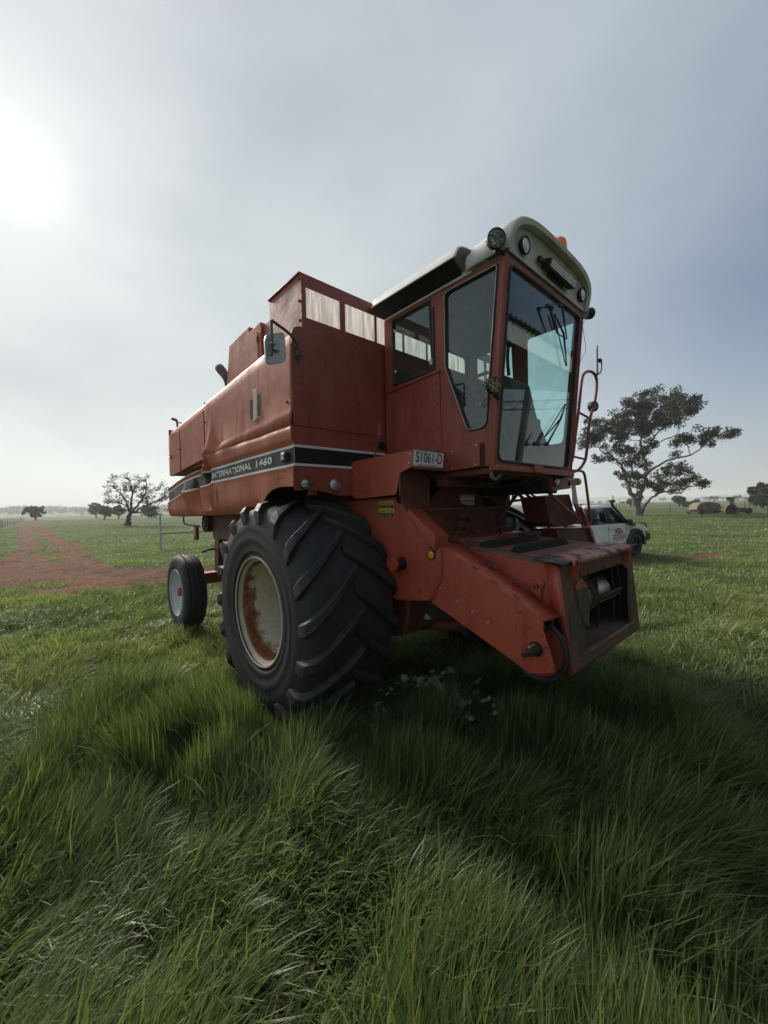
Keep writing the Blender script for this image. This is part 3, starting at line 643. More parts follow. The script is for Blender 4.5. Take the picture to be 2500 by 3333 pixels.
# front frame and windscreen in the leaning plane: built flat, then leaned
def lean(o, off=0.0):
    for v in o.data.vertices: v.co.x += (wx(v.co.z) - XT)
    return o
yc = (CY0 + CY1) / 2
fo = [(CY0, ZT), (CY0, ZB), (CY1, ZB), (CY1, ZT)]
fh = rnd([(CY0 + .047, 3.345), (CY0 + .030, 2.018), (CY1 - .078, 2.018), (CY1 - .062, 3.345)], [.06, .08, .06, .06], 6)
lean(plate('windscreen_frame', fo, [fh], 'x', XT, XT - .035, RED, cab, .003))
lean(plate('windscreen', offset_poly(fh, .008), [], 'x', XT - .010, XT - .014, GW, cab, 0))
MB().tube([(wx(p[1]) + .001, p[0], p[1]) for p in fh + fh[:2]], .011, 6, False).build('windscreen_seal', BLACKST, cab)
# corner posts (rounded channel) and lower rail
MB().tube([(wx(ZT) - .012, CY0 + .004, ZT), (wx(ZB) - .012, CY0 + .004, ZB)], .022, 10).build('corner_post', RED, cab)
MB().tube([(wx(ZT) - .012, CY1 - .004, ZT), (wx(ZB) - .012, CY1 - .004, ZB)], .022, 10).build('corner_post', RED, cab)
MB().box(1.50, 1.575, CY0, CY1 + .01, 1.948, 1.99).build('lower_rail', RED, cab, bevel=.006)
MB().obox((1.578, -.03, 1.985), (1, 0, 0), (0, 1, 0), (0, 0, 1), .02, .14, .055).build('latch_plate', RED, cab, bevel=.004)
# inside: console, steering wheel and column, seat, dark back shelf
MB().prism([(1.15, 2.0), (1.47, 2.0), (1.50, 2.35), (1.42, 2.72), (1.30, 2.80), (1.16, 2.55)], 'y', -.16, .17).build('console', CONS, cab, bevel=.012)
swc = Vector((1.22, -.28, 2.66)); sax = Vector((-.45, 0, .9)).normalized()
sw = MB(); e1 = Vector((0, 1, 0)); e2 = sax.cross(e1)
ring = [swc + (e1 * cos(a) + e2 * sin(a)) * .185 for a in np.linspace(0, 2 * pi, 33)]
sw.tube(ring, .013, 8, False)
for a in (0.3, 2.4, 4.5): sw.tube([swc, swc + (e1 * cos(a) + e2 * sin(a)) * .18], .009, 6)
sw.lathe([(0, .02), (.04, .015), (.045, -.02), (0, -.03)], swc, sax, 16)
sw.build('steering_wheel', BLACKST, cab)
MB().tube([swc, swc - sax * .55], .03, 10).build('steering_column', BLACKST, cab)
MB().box(.62, 1.06, -.26, .26, 2.38, 2.50).box(.66, 1.0, -.2, .2, 2.0, 2.38).prism([(.62, 2.48), (.74, 2.48), (.66, 2.96), (.56, 2.96)], 'y', -.25, .25).build('driver_seat', SEATM, cab, bevel=.03)
MB().box(.46, .62, -.58, .64, 2.0, 2.70).build('rear_shelf', LINER, cab, bevel=.01)
MB().box(.62, 1.30, .36, .62, 2.0, 2.52).build('side_console', CONS, cab, bevel=.02)
MB().tube(curve([(1.35, -.05, 2.78), (1.37, -.1, 2.9), (1.42, -.16, 3.02), (1.45, -.17, 3.1)], 4), .014, 8).build('gauge_stalk', BLACKST, cab)
MB().obox((1.43, -.17, 3.04), (1, 0, 0), (0, 1, 0), (0, 0, 1), .05, .15, .13).build('monitor_box', BLACKST, cab, bevel=.01)
# wipers
def wiper(name, piv, link_, tip0, tip1, ctr, extra=None):
    b = MB(); off = .03
    P = lambda a, o=off: Vector(wpt(zz(a)[0], zz(a)[1], o))
    def zz(a):
        px, py = zp('E', *a); d = ray(px, py); n_ = Vector((1, 0, -(XT - XB) / (ZT - ZB))); t = ((Vector((XT, 0, ZT)) - CAM).dot(n_)) / d.dot(n_); q = CAM + d * t; return (q.y, q.z)
    for pv in piv: b.tube([P(pv, .012), P(pv, .035)], .016, 8)
    for a, b2 in link_: b.tube([P(a, .034), P(b2, .03)], [.009, .005], 6)
    b.tube([P(tip0, .016), P(ctr, .028), P(tip1, .016)], [.004, .009, .004], 6)
    b.tube([P(tip0, .009), P(tip1, .009)], .0045, 6)
    for a in extra or []: b.tube([P(q, .03) for q in a], .005, 5)
    return b.build(name, BLACKST, cab)
wiper('wiper', [(635, 0), (790, -5)], [((640, 5), (742, 330)), ((795, 0), (860, 395))], (735, 90), (880, 710), (825, 330), [[(635, 0), (700, -20), (790, -5)], [(742, 330), (860, 395)]])
wiper('wiper', [(485, 1645), (625, 1648)], [((625, 1640), (795, 1345)), ((485, 1640), (560, 1505), (0, 0))[:2]], (625, 1555), (868, 1168), (790, 1345), [[(485, 1645), (560, 1650), (625, 1648)]])

# ------------------------------------------------------------------ cab roof
def arch(hw, zside, ztop, zc_, n=28, p=3.2, base=3.405):
    """half width, height where the side turns, crown"""
    out = []
    for k in range(n + 1):
        a = pi * k / n; c_, s_ = cos(a), sin(a)
        y = -hw * (abs(c_) ** (2 / p)) * (1 if c_ >= 0 else -1)
        z = base + (ztop - base) * (abs(s_) ** (2 / p))
        out.append((y + yc, z))
    return out
rows = []
for x, hw, zt in ((1.775, .665, 3.665), (1.765, .675, 3.675), (1.70, .682, 3.682), (1.60, .682, 3.675), (1.47, .68, 3.655), (1.405, .678, 3.640)):
    pts = arch(hw, 0, zt, 0, p=3.6); rows.append([((x - .075 * (1 - (z - 3.405) / (zt - 3.405)) ** 1.0 if x > 1.69 else x), y, z) for y, z in pts])
rows += [[(1.375, y, z) for y, z in arch(.665, 0, 3.60, 0, p=3.6)], [(1.36, y, z) for y, z in arch(.672, 0, 3.605, 0, p=3.6)]]
roof = MB().grid(rows).build('cab_roof', ROOFW, H, smooth=50, solid=.012)
# broad rear part of the roof with its overhanging vents
rows = []
for x, sc_ in ((1.36, .90), (1.345, .975), (1.31, 1.0), (.9, 1.0), (.50, 1.0), (.46, .985), (.435, .93)):
    hw = .792 * (1 if sc_ == 1 else .985 + .015 * sc_); zt = 3.61
    row = []
    for k in range(29):
        t = -1 + 2 * k / 28; y = hw * math.copysign(abs(t) ** .8, t)
        z = 3.47 + (zt - 3.47) * (1 - abs(t) ** 7) ** (1 / 1.8) * sc_ + (0 if abs(t) < 1 else -.0)
        row.append((x, y + yc, z))
    rows.append([(x, row[0][1], 3.462)] + row + [(x, row[-1][1], 3.462)])
MB().grid(rows).build('rear_roof_shell', ROOFW, roof, smooth=50, solid=.008)
for s_ in (-1, 1):
    yo, yi = yc + s_ * .775, yc + s_ * .655
    MB().add([(.455, yi, 3.398), (1.315, yi, 3.405), (1.325, yo, 3.468), (.445, yo, 3.466), (.455, yi, 3.44), (1.315, yi, 3.44), (1.325, yo, 3.49), (.445, yo, 3.49)],
             [(0, 1, 2, 3), (4, 5, 6, 7), (0, 1, 5, 4), (1, 2, 6, 5), (2, 3, 7, 6), (3, 0, 4, 7)]).build('roof_vent', UNDER, roof)
    MB().box(.46, 1.40, min(yi, yi - s_ * .02) , max(yi, yi - s_ * .02) , 3.385, 3.42).build('roof_gutter', ROOFI, roof, bevel=.004)
MB().box(.44, 1.66, CY0 + .01, CY1 - .01, 3.392, 3.412).build('roof_base', ROOFI, roof)
lp0 = arch(.672, 0, 3.672, 0, p=3.6); lp1 = arch(.640, 0, 3.640, 0, p=3.4)
def lipx(z): return 1.775 - .075 * (1 - (z - 3.405) / .26)
MB().grid([[(lipx(z) - .004, y, z) for y, z in lp0], [(lipx(z) + .004, (y - yc) * .985 + yc, 3.405 + (z - 3.405) * .97) for y, z in lp0], [(lipx(z) + .002, y, z) for y, z in lp1], [(lipx(z) - .04 * (z - 3.40) / .24 - .004, (y - yc) * .99 + yc, z - .004) for y, z in lp1]]).build('front_lip', ROOFI, roof, smooth=50)
# recessed face behind the lip, in the darkened roof colour
rows = []
pa = arch(.650, 0, 3.650, 0, p=3.4)
for k in range(6):
    t = k / 5; rows.append([(1.690 + .012 * math.sin(pi * t) - .012 * t + .02 * t * t, yc + (y - yc) * (1 - .0 * t), 3.405 + (z - 3.405) * t) for y, z in pa])
MB().grid([[(1.688, y, 3.405) for y, z in pa]] + [[(1.688 - .010 * sin(pi * k / 6) + .035 * (k / 6) ** 4, y, 3.405 + (z - 3.405) * k / 6) for y, z in pa] for k in range(1, 7)]).build('roof_recess', ROOFI, roof, smooth=50)
for px, py in ((572, 372), (1258, 962)):
    q = on(*zp('H', px, py), 'x', 1.70)
    b = lamp('cab_headlight', (1.712, q.y, q.z), .056, (1, 0, -.12), BLACKST, LENS, roof, depth=.03)
# led light bar on bracket
a1 = on(*zp('H', 900, 570), 'x', 1.755); a2 = on(*zp('H', 1188, 835), 'x', 1.755); ax = (a2 - a1); L = ax.length; ax.normalize(); cc = (a1 + a2) / 2
nn_ = Vector((1, 0, -.35)).normalized(); nn_ = (nn_ - ax * nn_.dot(ax)).normalized(); uu = nn_.cross(ax)
bar = MB().obox(cc - nn_ * .03, ax, uu, nn_, L + .03, .062, .06).obox(cc - nn_ * .05 - ax * (L / 2 + .05), ax, uu, nn_, .10, .03, .03).obox(cc - nn_ * .055 - uu * .045, ax, uu, nn_, L * .6, .04, .02).build('light_bar', BLACKST, roof, bevel=.004)
le = MB()
for i in range(18):
    for j in (-1, 0, 1):
        le.obox(cc + nn_ * .002 + ax * ((i - 8.5) * L / 18) + uu * (j * .016), ax, uu, nn_, L / 18 * .82, .0125, .006)
le.build('led_cells', mat('led_white', (.62, .64, .66), .2, .3), bar, smooth=0)
# beacon
bq = on(*zp('H', 990, 330), 'x', 1.68)
MB().lathe([(0, -.03), (.066, -.03), (.068, .012), (0, .012)], (1.68, bq.y, 3.69), (0, 0, 1), 24).build('beacon_base', BLACKST, roof)
bc = MB().lathe([(.062, 0), (.062, .085), (.056, .115), (.038, .138), (0, .145)], (1.68, bq.y, 3.695), (0, 0, 1), 28).build('beacon', ORANGE, roof, smooth=60)
# round led work lamps
def work_lamp(c, r, axis, up_, facem, arm_pts, parent, yoke=True):
    A = Vector(axis).normalized(); c = Vector(c)
    b = MB().lathe([(0, -.055), (r * .55, -.055), (r * .62, -.04), (r * .95, -.03), (r, -.02), (r, .008), (r * .93, .012), (r * .9, .004)], c, A, 28)
    for k in range(12):
        a = 2 * pi * k / 12; e1_ = Vector((0, 0, 1)); e1_ = (e1_ - A * e1_.dot(A)).normalized(); e2_ = A.cross(e1_)
        b.obox(c - A * .035 + (e1_ * cos(a) + e2_ * sin(a)) * r * .8, e1_ * cos(a) + e2_ * sin(a), A, A.cross(e1_ * cos(a) + e2_ * sin(a)), r * .35, .03, .004)
    o = b.build('work_lamp', BLACKST, parent, bevel=0)
    MB().lathe([(r * .92, .004), (0, .006)], c, A, 28).build('lens', facem, o)
    dots = MB()
    e1_ = Vector((0, 0, 1)); e1_ = (e1_ - A * e1_.dot(A)).normalized(); e2_ = A.cross(e1_)
    for k, (rr, n) in enumerate(((.62, 6), (0, 1))):
        for j in range(n): dots.lathe([(r * .2, .006), (r * .14, .011), (0, .012)], c + (e1_ * cos(2 * pi * j / n) + e2_ * sin(2 * pi * j / n)) * r * rr, A, 10)
    dots.build('led_cells', LENSD, o)
    MB().tube(arm_pts, .013, 6).build('lamp_bracket', BLACKST, o)
    return o
q = on(*zp('H', 240, 280), 'x', 1.66)
work_lamp(q, .062, (.75, -.62, -.25), (0, 0, 1), LENSD, [q + Vector((-.02, .01, -.06)), Vector((1.66, -.66, 3.39)), Vector((1.655, -.60, 3.385))], roof)
q = on(*zp('C', 1358, 1172), 'y', -.69)
work_lamp(q, .054, (.85, -.45, -.12), (0, 0, 1), LENSY, [q + Vector((-.02, .02, -.05)), q + Vector((-.01, .05, -.075)), Vector((1.60, -.615, q.z - .07))], cab)
q = on(*zp('H', 1368, 1180), 'x', 1.66)
work_lamp(q, .05, (.35, .90, .25), (0, 0, 1), BLACKST, [q + Vector((.0, -.02, -.03)), Vector((1.66, .70, 3.37)), Vector((1.655, .66, 3.385))], roof)
# thin wires hanging along the posts
MB().tube(curve([zon('C', 1450, 20, 'y', -.64), zon('C', 1500, 220, 'y', -.645), zon('C', 1455, 430, 'y', -.645), zon('C', 1440, 880, 'y', -.64), zon('C', 1385, 1080, 'y', -.64)], 6), .0022, 5).build('wire', BLACKST, cab)
MB().tube(curve([zon('C', 1290, 1290, 'y', -.69), zon('C', 1225, 1380, 'y', -.70), zon('C', 1250, 1410, 'y', -.70), zon('C', 1320, 1330, 'y', -.68), zon('C', 1345, 1290, 'y', -.68)], 6), .003, 5).build('wire', BLACKST, cab)
MB().tube(curve([zon('E', 1120, 160, 'x', 1.66), zon('E', 1095, 230, 'x', 1.65), zon('E', 1130, 520, 'x', 1.63), zon('E', 1065, 650, 'x', 1.62), zon('E', 1015, 1080, 'x', 1.6), zon('E', 1050, 1160, 'x', 1.56)], 6), .0022, 5).build('wire', BLACKST, cab)

# ------------------------------------------------------------------ shields and panels below the cab
sp = [(XF + .002, 2.094), (1.147, 2.110), (1.140, 1.995), (1.000, 1.958), (.955, 1.80), (.474, 1.782), (.455, 1.80), (XF + .002, 1.80)]
plate('upper_side_shield', sp, [], 'y', -1.003, -.995, REDF, H, .002)
MB().prism([(XF, 2.10), (1.14, 2.112), (1.14, 2.106), (XF, 2.094)], 'y', -1.0, -.64).build('shield_top', RED, H)
for x, z in ((.455, 2.07), (.46, 1.87), (1.115, 2.085), (1.10, 2.02), (.47, 1.99)): bolt((x, -1.003, z), (0, -1, 0), .008, GALV)
# number plate
npl = plate('number_plate', rnd([(-1.005, 2.110), (-.683, 2.110), (-.700, 1.993), (-1.022, 1.993)], .008, 3), [], 'x', 1.156, 1.159, PLATEW, H, .001)
MB().box(1.140, 1.155, -1.0, -.62, 1.975, 2.12).build('plate_backing', RED, H, bevel=.003)
text('plate_number', '51061-D', .098, face_m((1.1605, -.852, 2.062), (0, 1, 0), (0, 0, 1)), None, None) if False else None
def ftext(nm, s_, x0, x1, z0, z1, place, m, parent, bold=.01):
    """lettering fitted to a box; place(u, v) -> point"""
    c = bpy.data.curves.new(nm, 'FONT'); c.body = s_; c.size = 1; c.offset = bold; c.resolution_u = 3
    o = bpy.data.objects.new(nm, c); col.objects.link(o)
    me = bpy.data.meshes.new_from_object(o.evaluated_get(bpy.context.evaluated_depsgraph_get())); bpy.data.objects.remove(o)
    X = [v.co.x for v in me.vertices]; Y = [v.co.y for v in me.vertices]; a, b, c0, c1 = min(X), max(X), min(Y), max(Y)
    for v in me.vertices:
        v.co = Vector(place(x0 + (v.co.x - a) / (b - a) * (x1 - x0), z0 + (v.co.y - c0) / (c1 - c0) * (z1 - z0)))
    me.materials.clear(); return link(nm, me, m, parent, 0)
ftext('plate_number', '51061-D', -.995, -.708, 2.022, 2.098, lambda u, v: (1.1602, u - (2.06 - v) * .10, v), INK, npl, .008)
ftext('plate_words', 'NSW - CONDITIONAL', -.965, -.765, 2.000, 2.010, lambda u, v: (1.1602, u - (2.06 - v) * .10, v), INK, npl, .012)
PB = MB()
for a, b, c_, d_ in ((-1.002, -.690, 2.1035, 2.1065), (-1.016, -.703, 1.9965, 1.9995)): PB.box(1.1592, 1.1598, a, b, c_, d_)
PB.build('plate_border', INK, npl)
# inner wall behind the plate, with the recess and the curved drum cover
wo_ = [(-1.0, 1.80), (-1.0, 2.0), (-.70, 2.0), (-.70, 1.98), (.62, 1.98), (.62, 1.02), (-.75, 1.02), (-.86, 1.45), (-.93, 1.75)]
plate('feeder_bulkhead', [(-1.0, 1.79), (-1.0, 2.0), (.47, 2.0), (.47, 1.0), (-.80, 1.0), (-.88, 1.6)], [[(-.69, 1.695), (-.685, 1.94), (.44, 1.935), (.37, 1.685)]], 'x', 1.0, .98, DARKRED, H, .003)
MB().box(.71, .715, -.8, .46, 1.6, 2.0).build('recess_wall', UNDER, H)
dc = [(-.18 + .425 * cos(a), 1.535 + .40 * sin(a)) for a in np.linspace(0, pi, 28)]
plate('drum_cover', dc, [], 'x', .90, .80, DARKRED, H, .006)
MB().tube([(.902, p[0], p[1]) for p in dc], .009, 6).build('drum_cover_rim', DARKRED, H)
MB().box(.98, 1.03, -.70, .40, 1.668, 1.692).build('bulkhead_sill', GREASE, H, bevel=.003)
MB().box(.98, 1.012, -.715, -.685, 1.69, 1.95).build('bulkhead_edge', DARKRED, H, bevel=.003)
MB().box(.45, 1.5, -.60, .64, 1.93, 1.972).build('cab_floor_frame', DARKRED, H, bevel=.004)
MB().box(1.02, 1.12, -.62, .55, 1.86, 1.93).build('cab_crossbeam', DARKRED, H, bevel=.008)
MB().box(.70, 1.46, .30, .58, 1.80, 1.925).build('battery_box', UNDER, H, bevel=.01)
for y in (-.38, -.02, .12): MB().tube(curve([(.98, y, 1.86), (1.2, y + .05, 1.90), (1.35, y + .02, 1.87), (1.47, y + .1, 1.93)], 5), .013, 7).build('hose', BLACKST, H)
MB().tube(curve([(1.50, -.585, 1.955), (1.50, -.57, 1.91), (1.50, -.52, 1.895), (1.50, -.46, 1.93)], 5), .014, 8).build('hose', mat('grey_hose', (.25, .25, .24), .5), H)
MB().tube(curve([zon('I', 380, 140, 'x', 1.5), zon('I', 480, 185, 'x', 1.5), zon('I', 560, 160, 'x', 1.5)], 5), .003, 5).build('wire', BLACKST, H)
wl = MB().box(1.001, 1.004, -.150, .072, 1.708, 1.812); wlab = None
lab = plate('safety_label', [(-.150, 1.735), (-.05, 1.712), (.060, 1.708), (.072, 1.808), (-.148, 1.808)], [], 'x', .903, .905, WHITE, H, 0)
lr = MB()
for a, b in ((-.146, -.045), (-.035, .064)):
    for z in (1.787, 1.737): lr.box(.905, .906, a, b, z, z + .018)
lr.build('label_field', mat('label_red', (.42, .05, .04), .5), lab)
lw_ = MB()
for z in (1.779, 1.773, 1.767, 1.728, 1.722): lw_.box(.9052, .9058, -.14, .058, z - .0015, z)
lw_.build('label_lines', INK, lab)
for (a, z) in ((-.122, 1.787), (-.012, 1.787), (-.122, 1.737), (-.012, 1.737)):
    ftext('label_word', 'DANGER', a, a + .066, z + .004, z + .014, lambda u, v: (.9068, u, v), WHITE, lab, .02)
# small gearbox on the bulkhead
MB().lathe([(0, .10), (.03, .10), (.035, .05), (.055, .04), (.06, 0)], (1.0, -.30, 1.535), (1, 0, 0), 20).tube(curve([(1.05, -.36, 1.60), (1.07, -.30, 1.63), (1.06, -.22, 1.58), (1.04, -.20, 1.50)], 4), .02, 8).build('gearbox', DARKRED, H)
# big drive shield with its round cap
g1 = [(.10, 1.762), (.847, 1.788), (.937, 1.708), (1.239, 1.399), (1.257, 1.30), (1.247, 1.22), (1.221, 1.14), (1.172, 1.035), (1.14, 1.018), (.801, .972), (.62, 1.03), (.40, 1.30)]
hole = [(.905 + .052 * cos(a), 1.268 + .052 * sin(a)) for a in np.linspace(0, 2 * pi, 24, endpoint=False)]
ds = plate('drive_shield', rnd(g1, [.02, .02, .02, .03, .03, .03, .03, .03, .03, .05, .05, .05], 3), [hole], 'y', -.900, -.892, REDF, H, .003)
g2 = g1[2:10]; rr_ = []
for y in (-.896, -.86, -.80, -.72): rr_.append([(x + (.0 if y < -.87 else .02), y, z) for x, z in g2])
MB().grid(rr_).build('drive_shield_edge', REDF, H, solid=.005)
MB().lathe([(.05, 0), (.05, .1)], (.905, -.88, 1.268), (0, 1, 0), 24).build('shaft_guard', UNDER, H)
MB().lathe([(0, -.016), (.050, -.016), (.0535, -.010), (.0535, .006), (.049, .0), (0, .004)], (.868, -.965, 1.262), (0, 1, 0), 32).build('round_cap', REDF, H)
MB().tube([(.905, -.80, 1.268), (.868, -.96, 1.262)], .038, 20).build('cap_neck', UNDER, H)
MB().obox((.955, -.902, 1.222), (.8, 0, -.9), (0, 1, 0), (.9, 0, .8), .045, .003, .006).build('slot', UNDER, ds)
MB().obox((1.08, -.902, 1.075), (.6, 0, -.7), (0, 1, 0), (.7, 0, .6), .05, .003, .005).build('slot', UNDER, ds)
ra = MB().lathe([(0, -.004), (.036, -.004), (.036, .008), (.030, .010), (.029, .006)], (1.201, -.902, 1.360), (0, -1, 0), 26).build('side_reflector', BLACKST, H)
MB().lathe([(.029, .006), (.015, .010), (0, .011)], (1.201, -.902, 1.360), (0, -1, 0), 26).build('lens', AMBER, ra)
# yellow caution label with its black fields
yl = MB().box(.640, .822, -.9035, -.9015, 1.628, 1.758).build('caution_label', YELST, ds)
kb = MB()
for a, b in ((.642, .729), (.734, .820)):
    for z0, z1 in ((1.700, 1.727), (1.630, 1.662)): kb.box(a, b, -.9045, -.9036, z0, z1)
kb.build('label_field', INK, yl)
kb = MB()
for a, b in ((.646, .725), (.738, .816)):
    for zc_ in (1.722, 1.715, 1.708, 1.656, 1.649, 1.642, 1.636): kb.box(a, b - (int(zc_ * 1000) % 3) * .012, -.9052, -.9046, zc_ - .0015, zc_)
kb.build('label_lines', YELST, yl)
for wd, a, z in (('ATTENTION', .668, 1.735), ('CAUTION', .760, 1.735), ('ATTENZIONE', .668, 1.670), ('VORSICHT', .760, 1.670)):
    ftext('label_word', wd, a, a + .053, z, z + .012, lambda u, v: (u, -.9046, v), INK, yl, .02)
for a in (.648, .740):
    for z in (1.732, 1.667): MB().prism([(a, z), (a + .015, z), (a + .0075, z + .016)], 'y', -.9046, -.9036).build('label_triangle', INK, yl)
# sloping cover above it
MB().prism([(.925, 1.745), (1.262, 1.498), (1.247, 1.395), (1.225, 1.415), (.925, 1.715)], 'y', -.925, -.775).build('sloping_cover', REDF, H, bevel=.004)
MB().prism([(.845, 1.79), (.93, 1.735), (.93, 1.70), (.845, 1.755)], 'y', -.90, -.79).build('cover_hinge', RED, H, bevel=.003)
for x, z in ((.935, 1.712), (1.205, 1.418), (1.22, 1.40)): bolt((x, -.915, z), (0, -1, 0), .013, DARKRED)
MB().prism([(.15, 1.0), (.55, 1.75), (.95, 1.70), (1.12, 1.45), (1.12, 1.06), (.8, 1.0)], 'y', -.88, -.78).build('drive_housing', DARKRED, H)

# ------------------------------------------------------------------ feeder house
fh_ = [(1.0, 1.425), (1.93, 1.340), (2.03, 1.335), (2.06, .70), (1.88, .69), (1.02, .97)]
MB().add([(1.0, -.60, 1.425), (1.93, -.64, 1.340), (1.98, -.64, .70), (1.02, -.60, .97), (1.0, -.595, 1.42), (1.93, -.635, 1.335), (1.98, -.635, .705), (1.02, -.595, .975)],
         [(0, 1, 2, 3), (4, 5, 6, 7), (0, 1, 5, 4), (1, 2, 6, 5), (2, 3, 7, 6), (3, 0, 4, 7)]).build('feeder_side', REDF, H)
MB().add([(1.0, .56, 1.425), (1.93, .60, 1.340), (1.98, .60, .70), (1.02, .56, .97), (1.0, .555, 1.42), (1.93, .595, 1.335), (1.98, .595, .705), (1.02, .555, .975)],
         [(0, 1, 2, 3), (4, 5, 6, 7), (0, 1, 5, 4), (1, 2, 6, 5), (2, 3, 7, 6), (3, 0, 4, 7)]).build('feeder_side', REDF, H)
def ftz(x): return 1.425 - (x - 1.0) * .0914
MB().add([(1.0, -.60, ftz(1.0)), (1.93, -.64, ftz(1.93)), (1.93, .60, ftz(1.93)), (1.0, .56, ftz(1.0)), (1.0, -.60, ftz(1.0) - .02), (1.93, -.64, ftz(1.93) - .02), (1.93, .60, ftz(1.93) - .02), (1.0, .56, ftz(1.0) - .02)],
         [(0, 1, 2, 3), (4, 5, 6, 7), (0, 1, 5, 4), (1, 2, 6, 5), (2, 3, 7, 6), (3, 0, 4, 7)]).build('feeder_top', BROWN, H)
MB().add([(1.02, -.60, .97), (1.98, -.64, .70), (1.98, .60, .70), (1.02, .56, .97)], [(0, 1, 2, 3)]).build('feeder_floor', DARKRED, H, solid=.01)
def slab(x0, x1, y0, y1, h, name, m, ya=0, bev=.004, lift=0):
    z0, z1 = ftz(x0) + lift, ftz(x1) + lift
    return MB().add([(x0, y0, z0), (x1, y0, z1), (x1 + ya, y1, z1), (x0 + ya, y1, z0), (x0, y0, z0 + h), (x1, y0, z1 + h), (x1 + ya, y1, z1 + h), (x0 + ya, y1, z0 + h)],
                    [(0, 1, 2, 3), (4, 5, 6, 7), (0, 1, 5, 4), (1, 2, 6, 5), (2, 3, 7, 6), (3, 0, 4, 7)]).build(name, m, H, bevel=bev)
slab(1.05, 1.16, -.50, .50, .030, 'cover_plate', REDF)
slab(1.16, 1.34, -.54, .50, .008, 'cover_plate', BROWN)
slab(1.40, 1.56, -.55, .52, .006, 'cover_plate', BROWN)
slab(1.66, 1.91, -.57, .55, .006, 'cover_plate', BROWN)
slab(1.13, 1.25, -.34, -.08, .004, 'paper_label', mat('silver_label', (.42, .44, .48), .3, .3), .02, 0, .009)
for x0, y0, y1 in ((1.37, -.53, .22), (1.60, -.50, .26)):
    z0 = ftz(x0); 
    MB().prism([(x0 - .012, z0 + .004), (x0 + .085, z0 - .004), (x0 + .065, z0 + .045), (x0 + .03, z0 + .050)], 'y', y0, y1).build('rubber_strip', mat('dull_rubber_strip', (.028, .025, .024), .9, spec=.1, var=(.045, .04, .037), vscale=12), H, bevel=.004)
MB().tube([(1.315, -.44, ftz(1.315) + .012), (1.315, -.05, ftz(1.315) + .014), (1.31, .12, ftz(1.31) + .012)], .010, 7).build('hinge_rod', DARKRED, H)
for x, y in ((1.335, -.47), (1.50, -.53), (1.69, -.56), (1.86, -.56), (1.60, .40), (1.88, .3), (1.14, -.53)):
    bolt((x, y, ftz(x) + .005), (0, 0, 1), .014, BLACKST)
MB().obox((1.30, .36, 1.43), (1, 0, .0), (0, 1, 0), (0, 0, 1), .06, .30, .05).obox((1.33, .2, 1.43), (1, 0, .0), (0, 1, 0), (0, 0, 1), .10, .04, .04).build('chain_tensioner', DARKRED, H, bevel=.006)
MB().box(1.0, 1.05, -.58, .50, 1.425, 1.50).build('mount_flange', DARKRED, H, bevel=.004)
for y in (-.35, -.15, .05, .22): bolt((1.05, y, 1.47), (1, 0, 0), .012, DARKRED)
MB().tube([(1.30, -.635, 1.36), (1.30, -.635, 1.46)], [.022, .006], 10).tube([(1.30, -.635, 1.33), (1.30, -.635, 1.375)], .03, 12).build('lock_pin', DARKRED, H)
# rusty hinge loops along the shield
for a in ((1150, 950), (1445, 1190)):
    q = zon('G', *a, 'y', -.70); MB().tube(curve([q + Vector((-.05, -.02, .01)), q + Vector((0, -.01, .03)), q + Vector((.03, 0, 0)), q + Vector((.05, -.01, -.03))], 4), .007, 6).obox(q, (1, 0, -.5), (0, 1, 0), (.5, 0, 1), .07, .03, .01).build('hinge', DARKRED, H)
# square access plate on the side
q = [zon('F', *a, 'y', -.645) for a in ((110, 640), (245, 680), (265, 740), (225, 935), (100, 850))]
plate('access_plate', [(p.x, p.z) for p in q], [], 'y', -.643, -.650, REDF, H, .002)
q2 = [zon('F', *a, 'y', -.65) for a in ((125, 700), (245, 745), (215, 870), (105, 815))]
plate('access_cover', [(p.x, p.z) for p in q2], [], 'y', -.651, -.662, REDF, H, .003)
q = zon('F', 165, 765, 'y', -.665); bolt(q, (0, -1, 0), .02, DARKRED)
# feeder drive shield
fd = [(1.238, 1.425), (1.444, 1.329), (1.875, 1.102), (2.000, 1.030), (1.995, .99), (2.068, .758), (1.90, .703), (1.862, .728), (1.127, 1.013), (1.150, 1.08), (1.220, 1.16), (1.262, 1.27), (1.262, 1.34)]
fs_ = plate('feeder_drive_shield', rnd(fd, [.01, .01, .01, .02, .01, .03, .03, .02, .05, .03, .03, .03, .03], 3), [], 'y', -.860, -.853, REDF, H, .003)
MB().add([(1.20, -.857, 1.438), (1.30, -.69, 1.425), (1.36, -.69, 1.385), (1.444, -.857, 1.331), (1.905, -.70, 1.100), (1.875, -.857, 1.104), (2.03, -.69, 1.035), (2.000, -.857, 1.032), (1.238, -.857, 1.427)],
         [(8, 1, 2, 3), (3, 2, 4, 5), (5, 4, 6, 7)]).build('shield_top_edge', REDF, H, solid=.006)
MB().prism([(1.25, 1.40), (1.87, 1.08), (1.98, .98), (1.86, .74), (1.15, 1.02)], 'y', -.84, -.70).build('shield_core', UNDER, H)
for a in ((607, 1210), (800, 1345), (957, 1460), (1125, 1580)):
    q = zon('G', *a, 'y', -.86); bolt(q, (0, -1, 0), .009, GALV, fs_)
for a in ((265, 1262), (288, 1503), (385, 1748)):
    q = zon('F', *a, 'y', -.86); bolt(q, (0, -1, 0), .008, DARKRED, fs_)
for a in ((850, 918), (980, 985), (1190, 1145), (1430, 1300)):
    q = zon('G', *a, 'y', -.855); MB().obox(q, (1, 0, -.55), (0, 1, 0), (.55, 0, 1), .04, .012, .006).build('rust_scar', GREASE, fs_)
q = zon('F', 165, 1520, 'y', -.862)
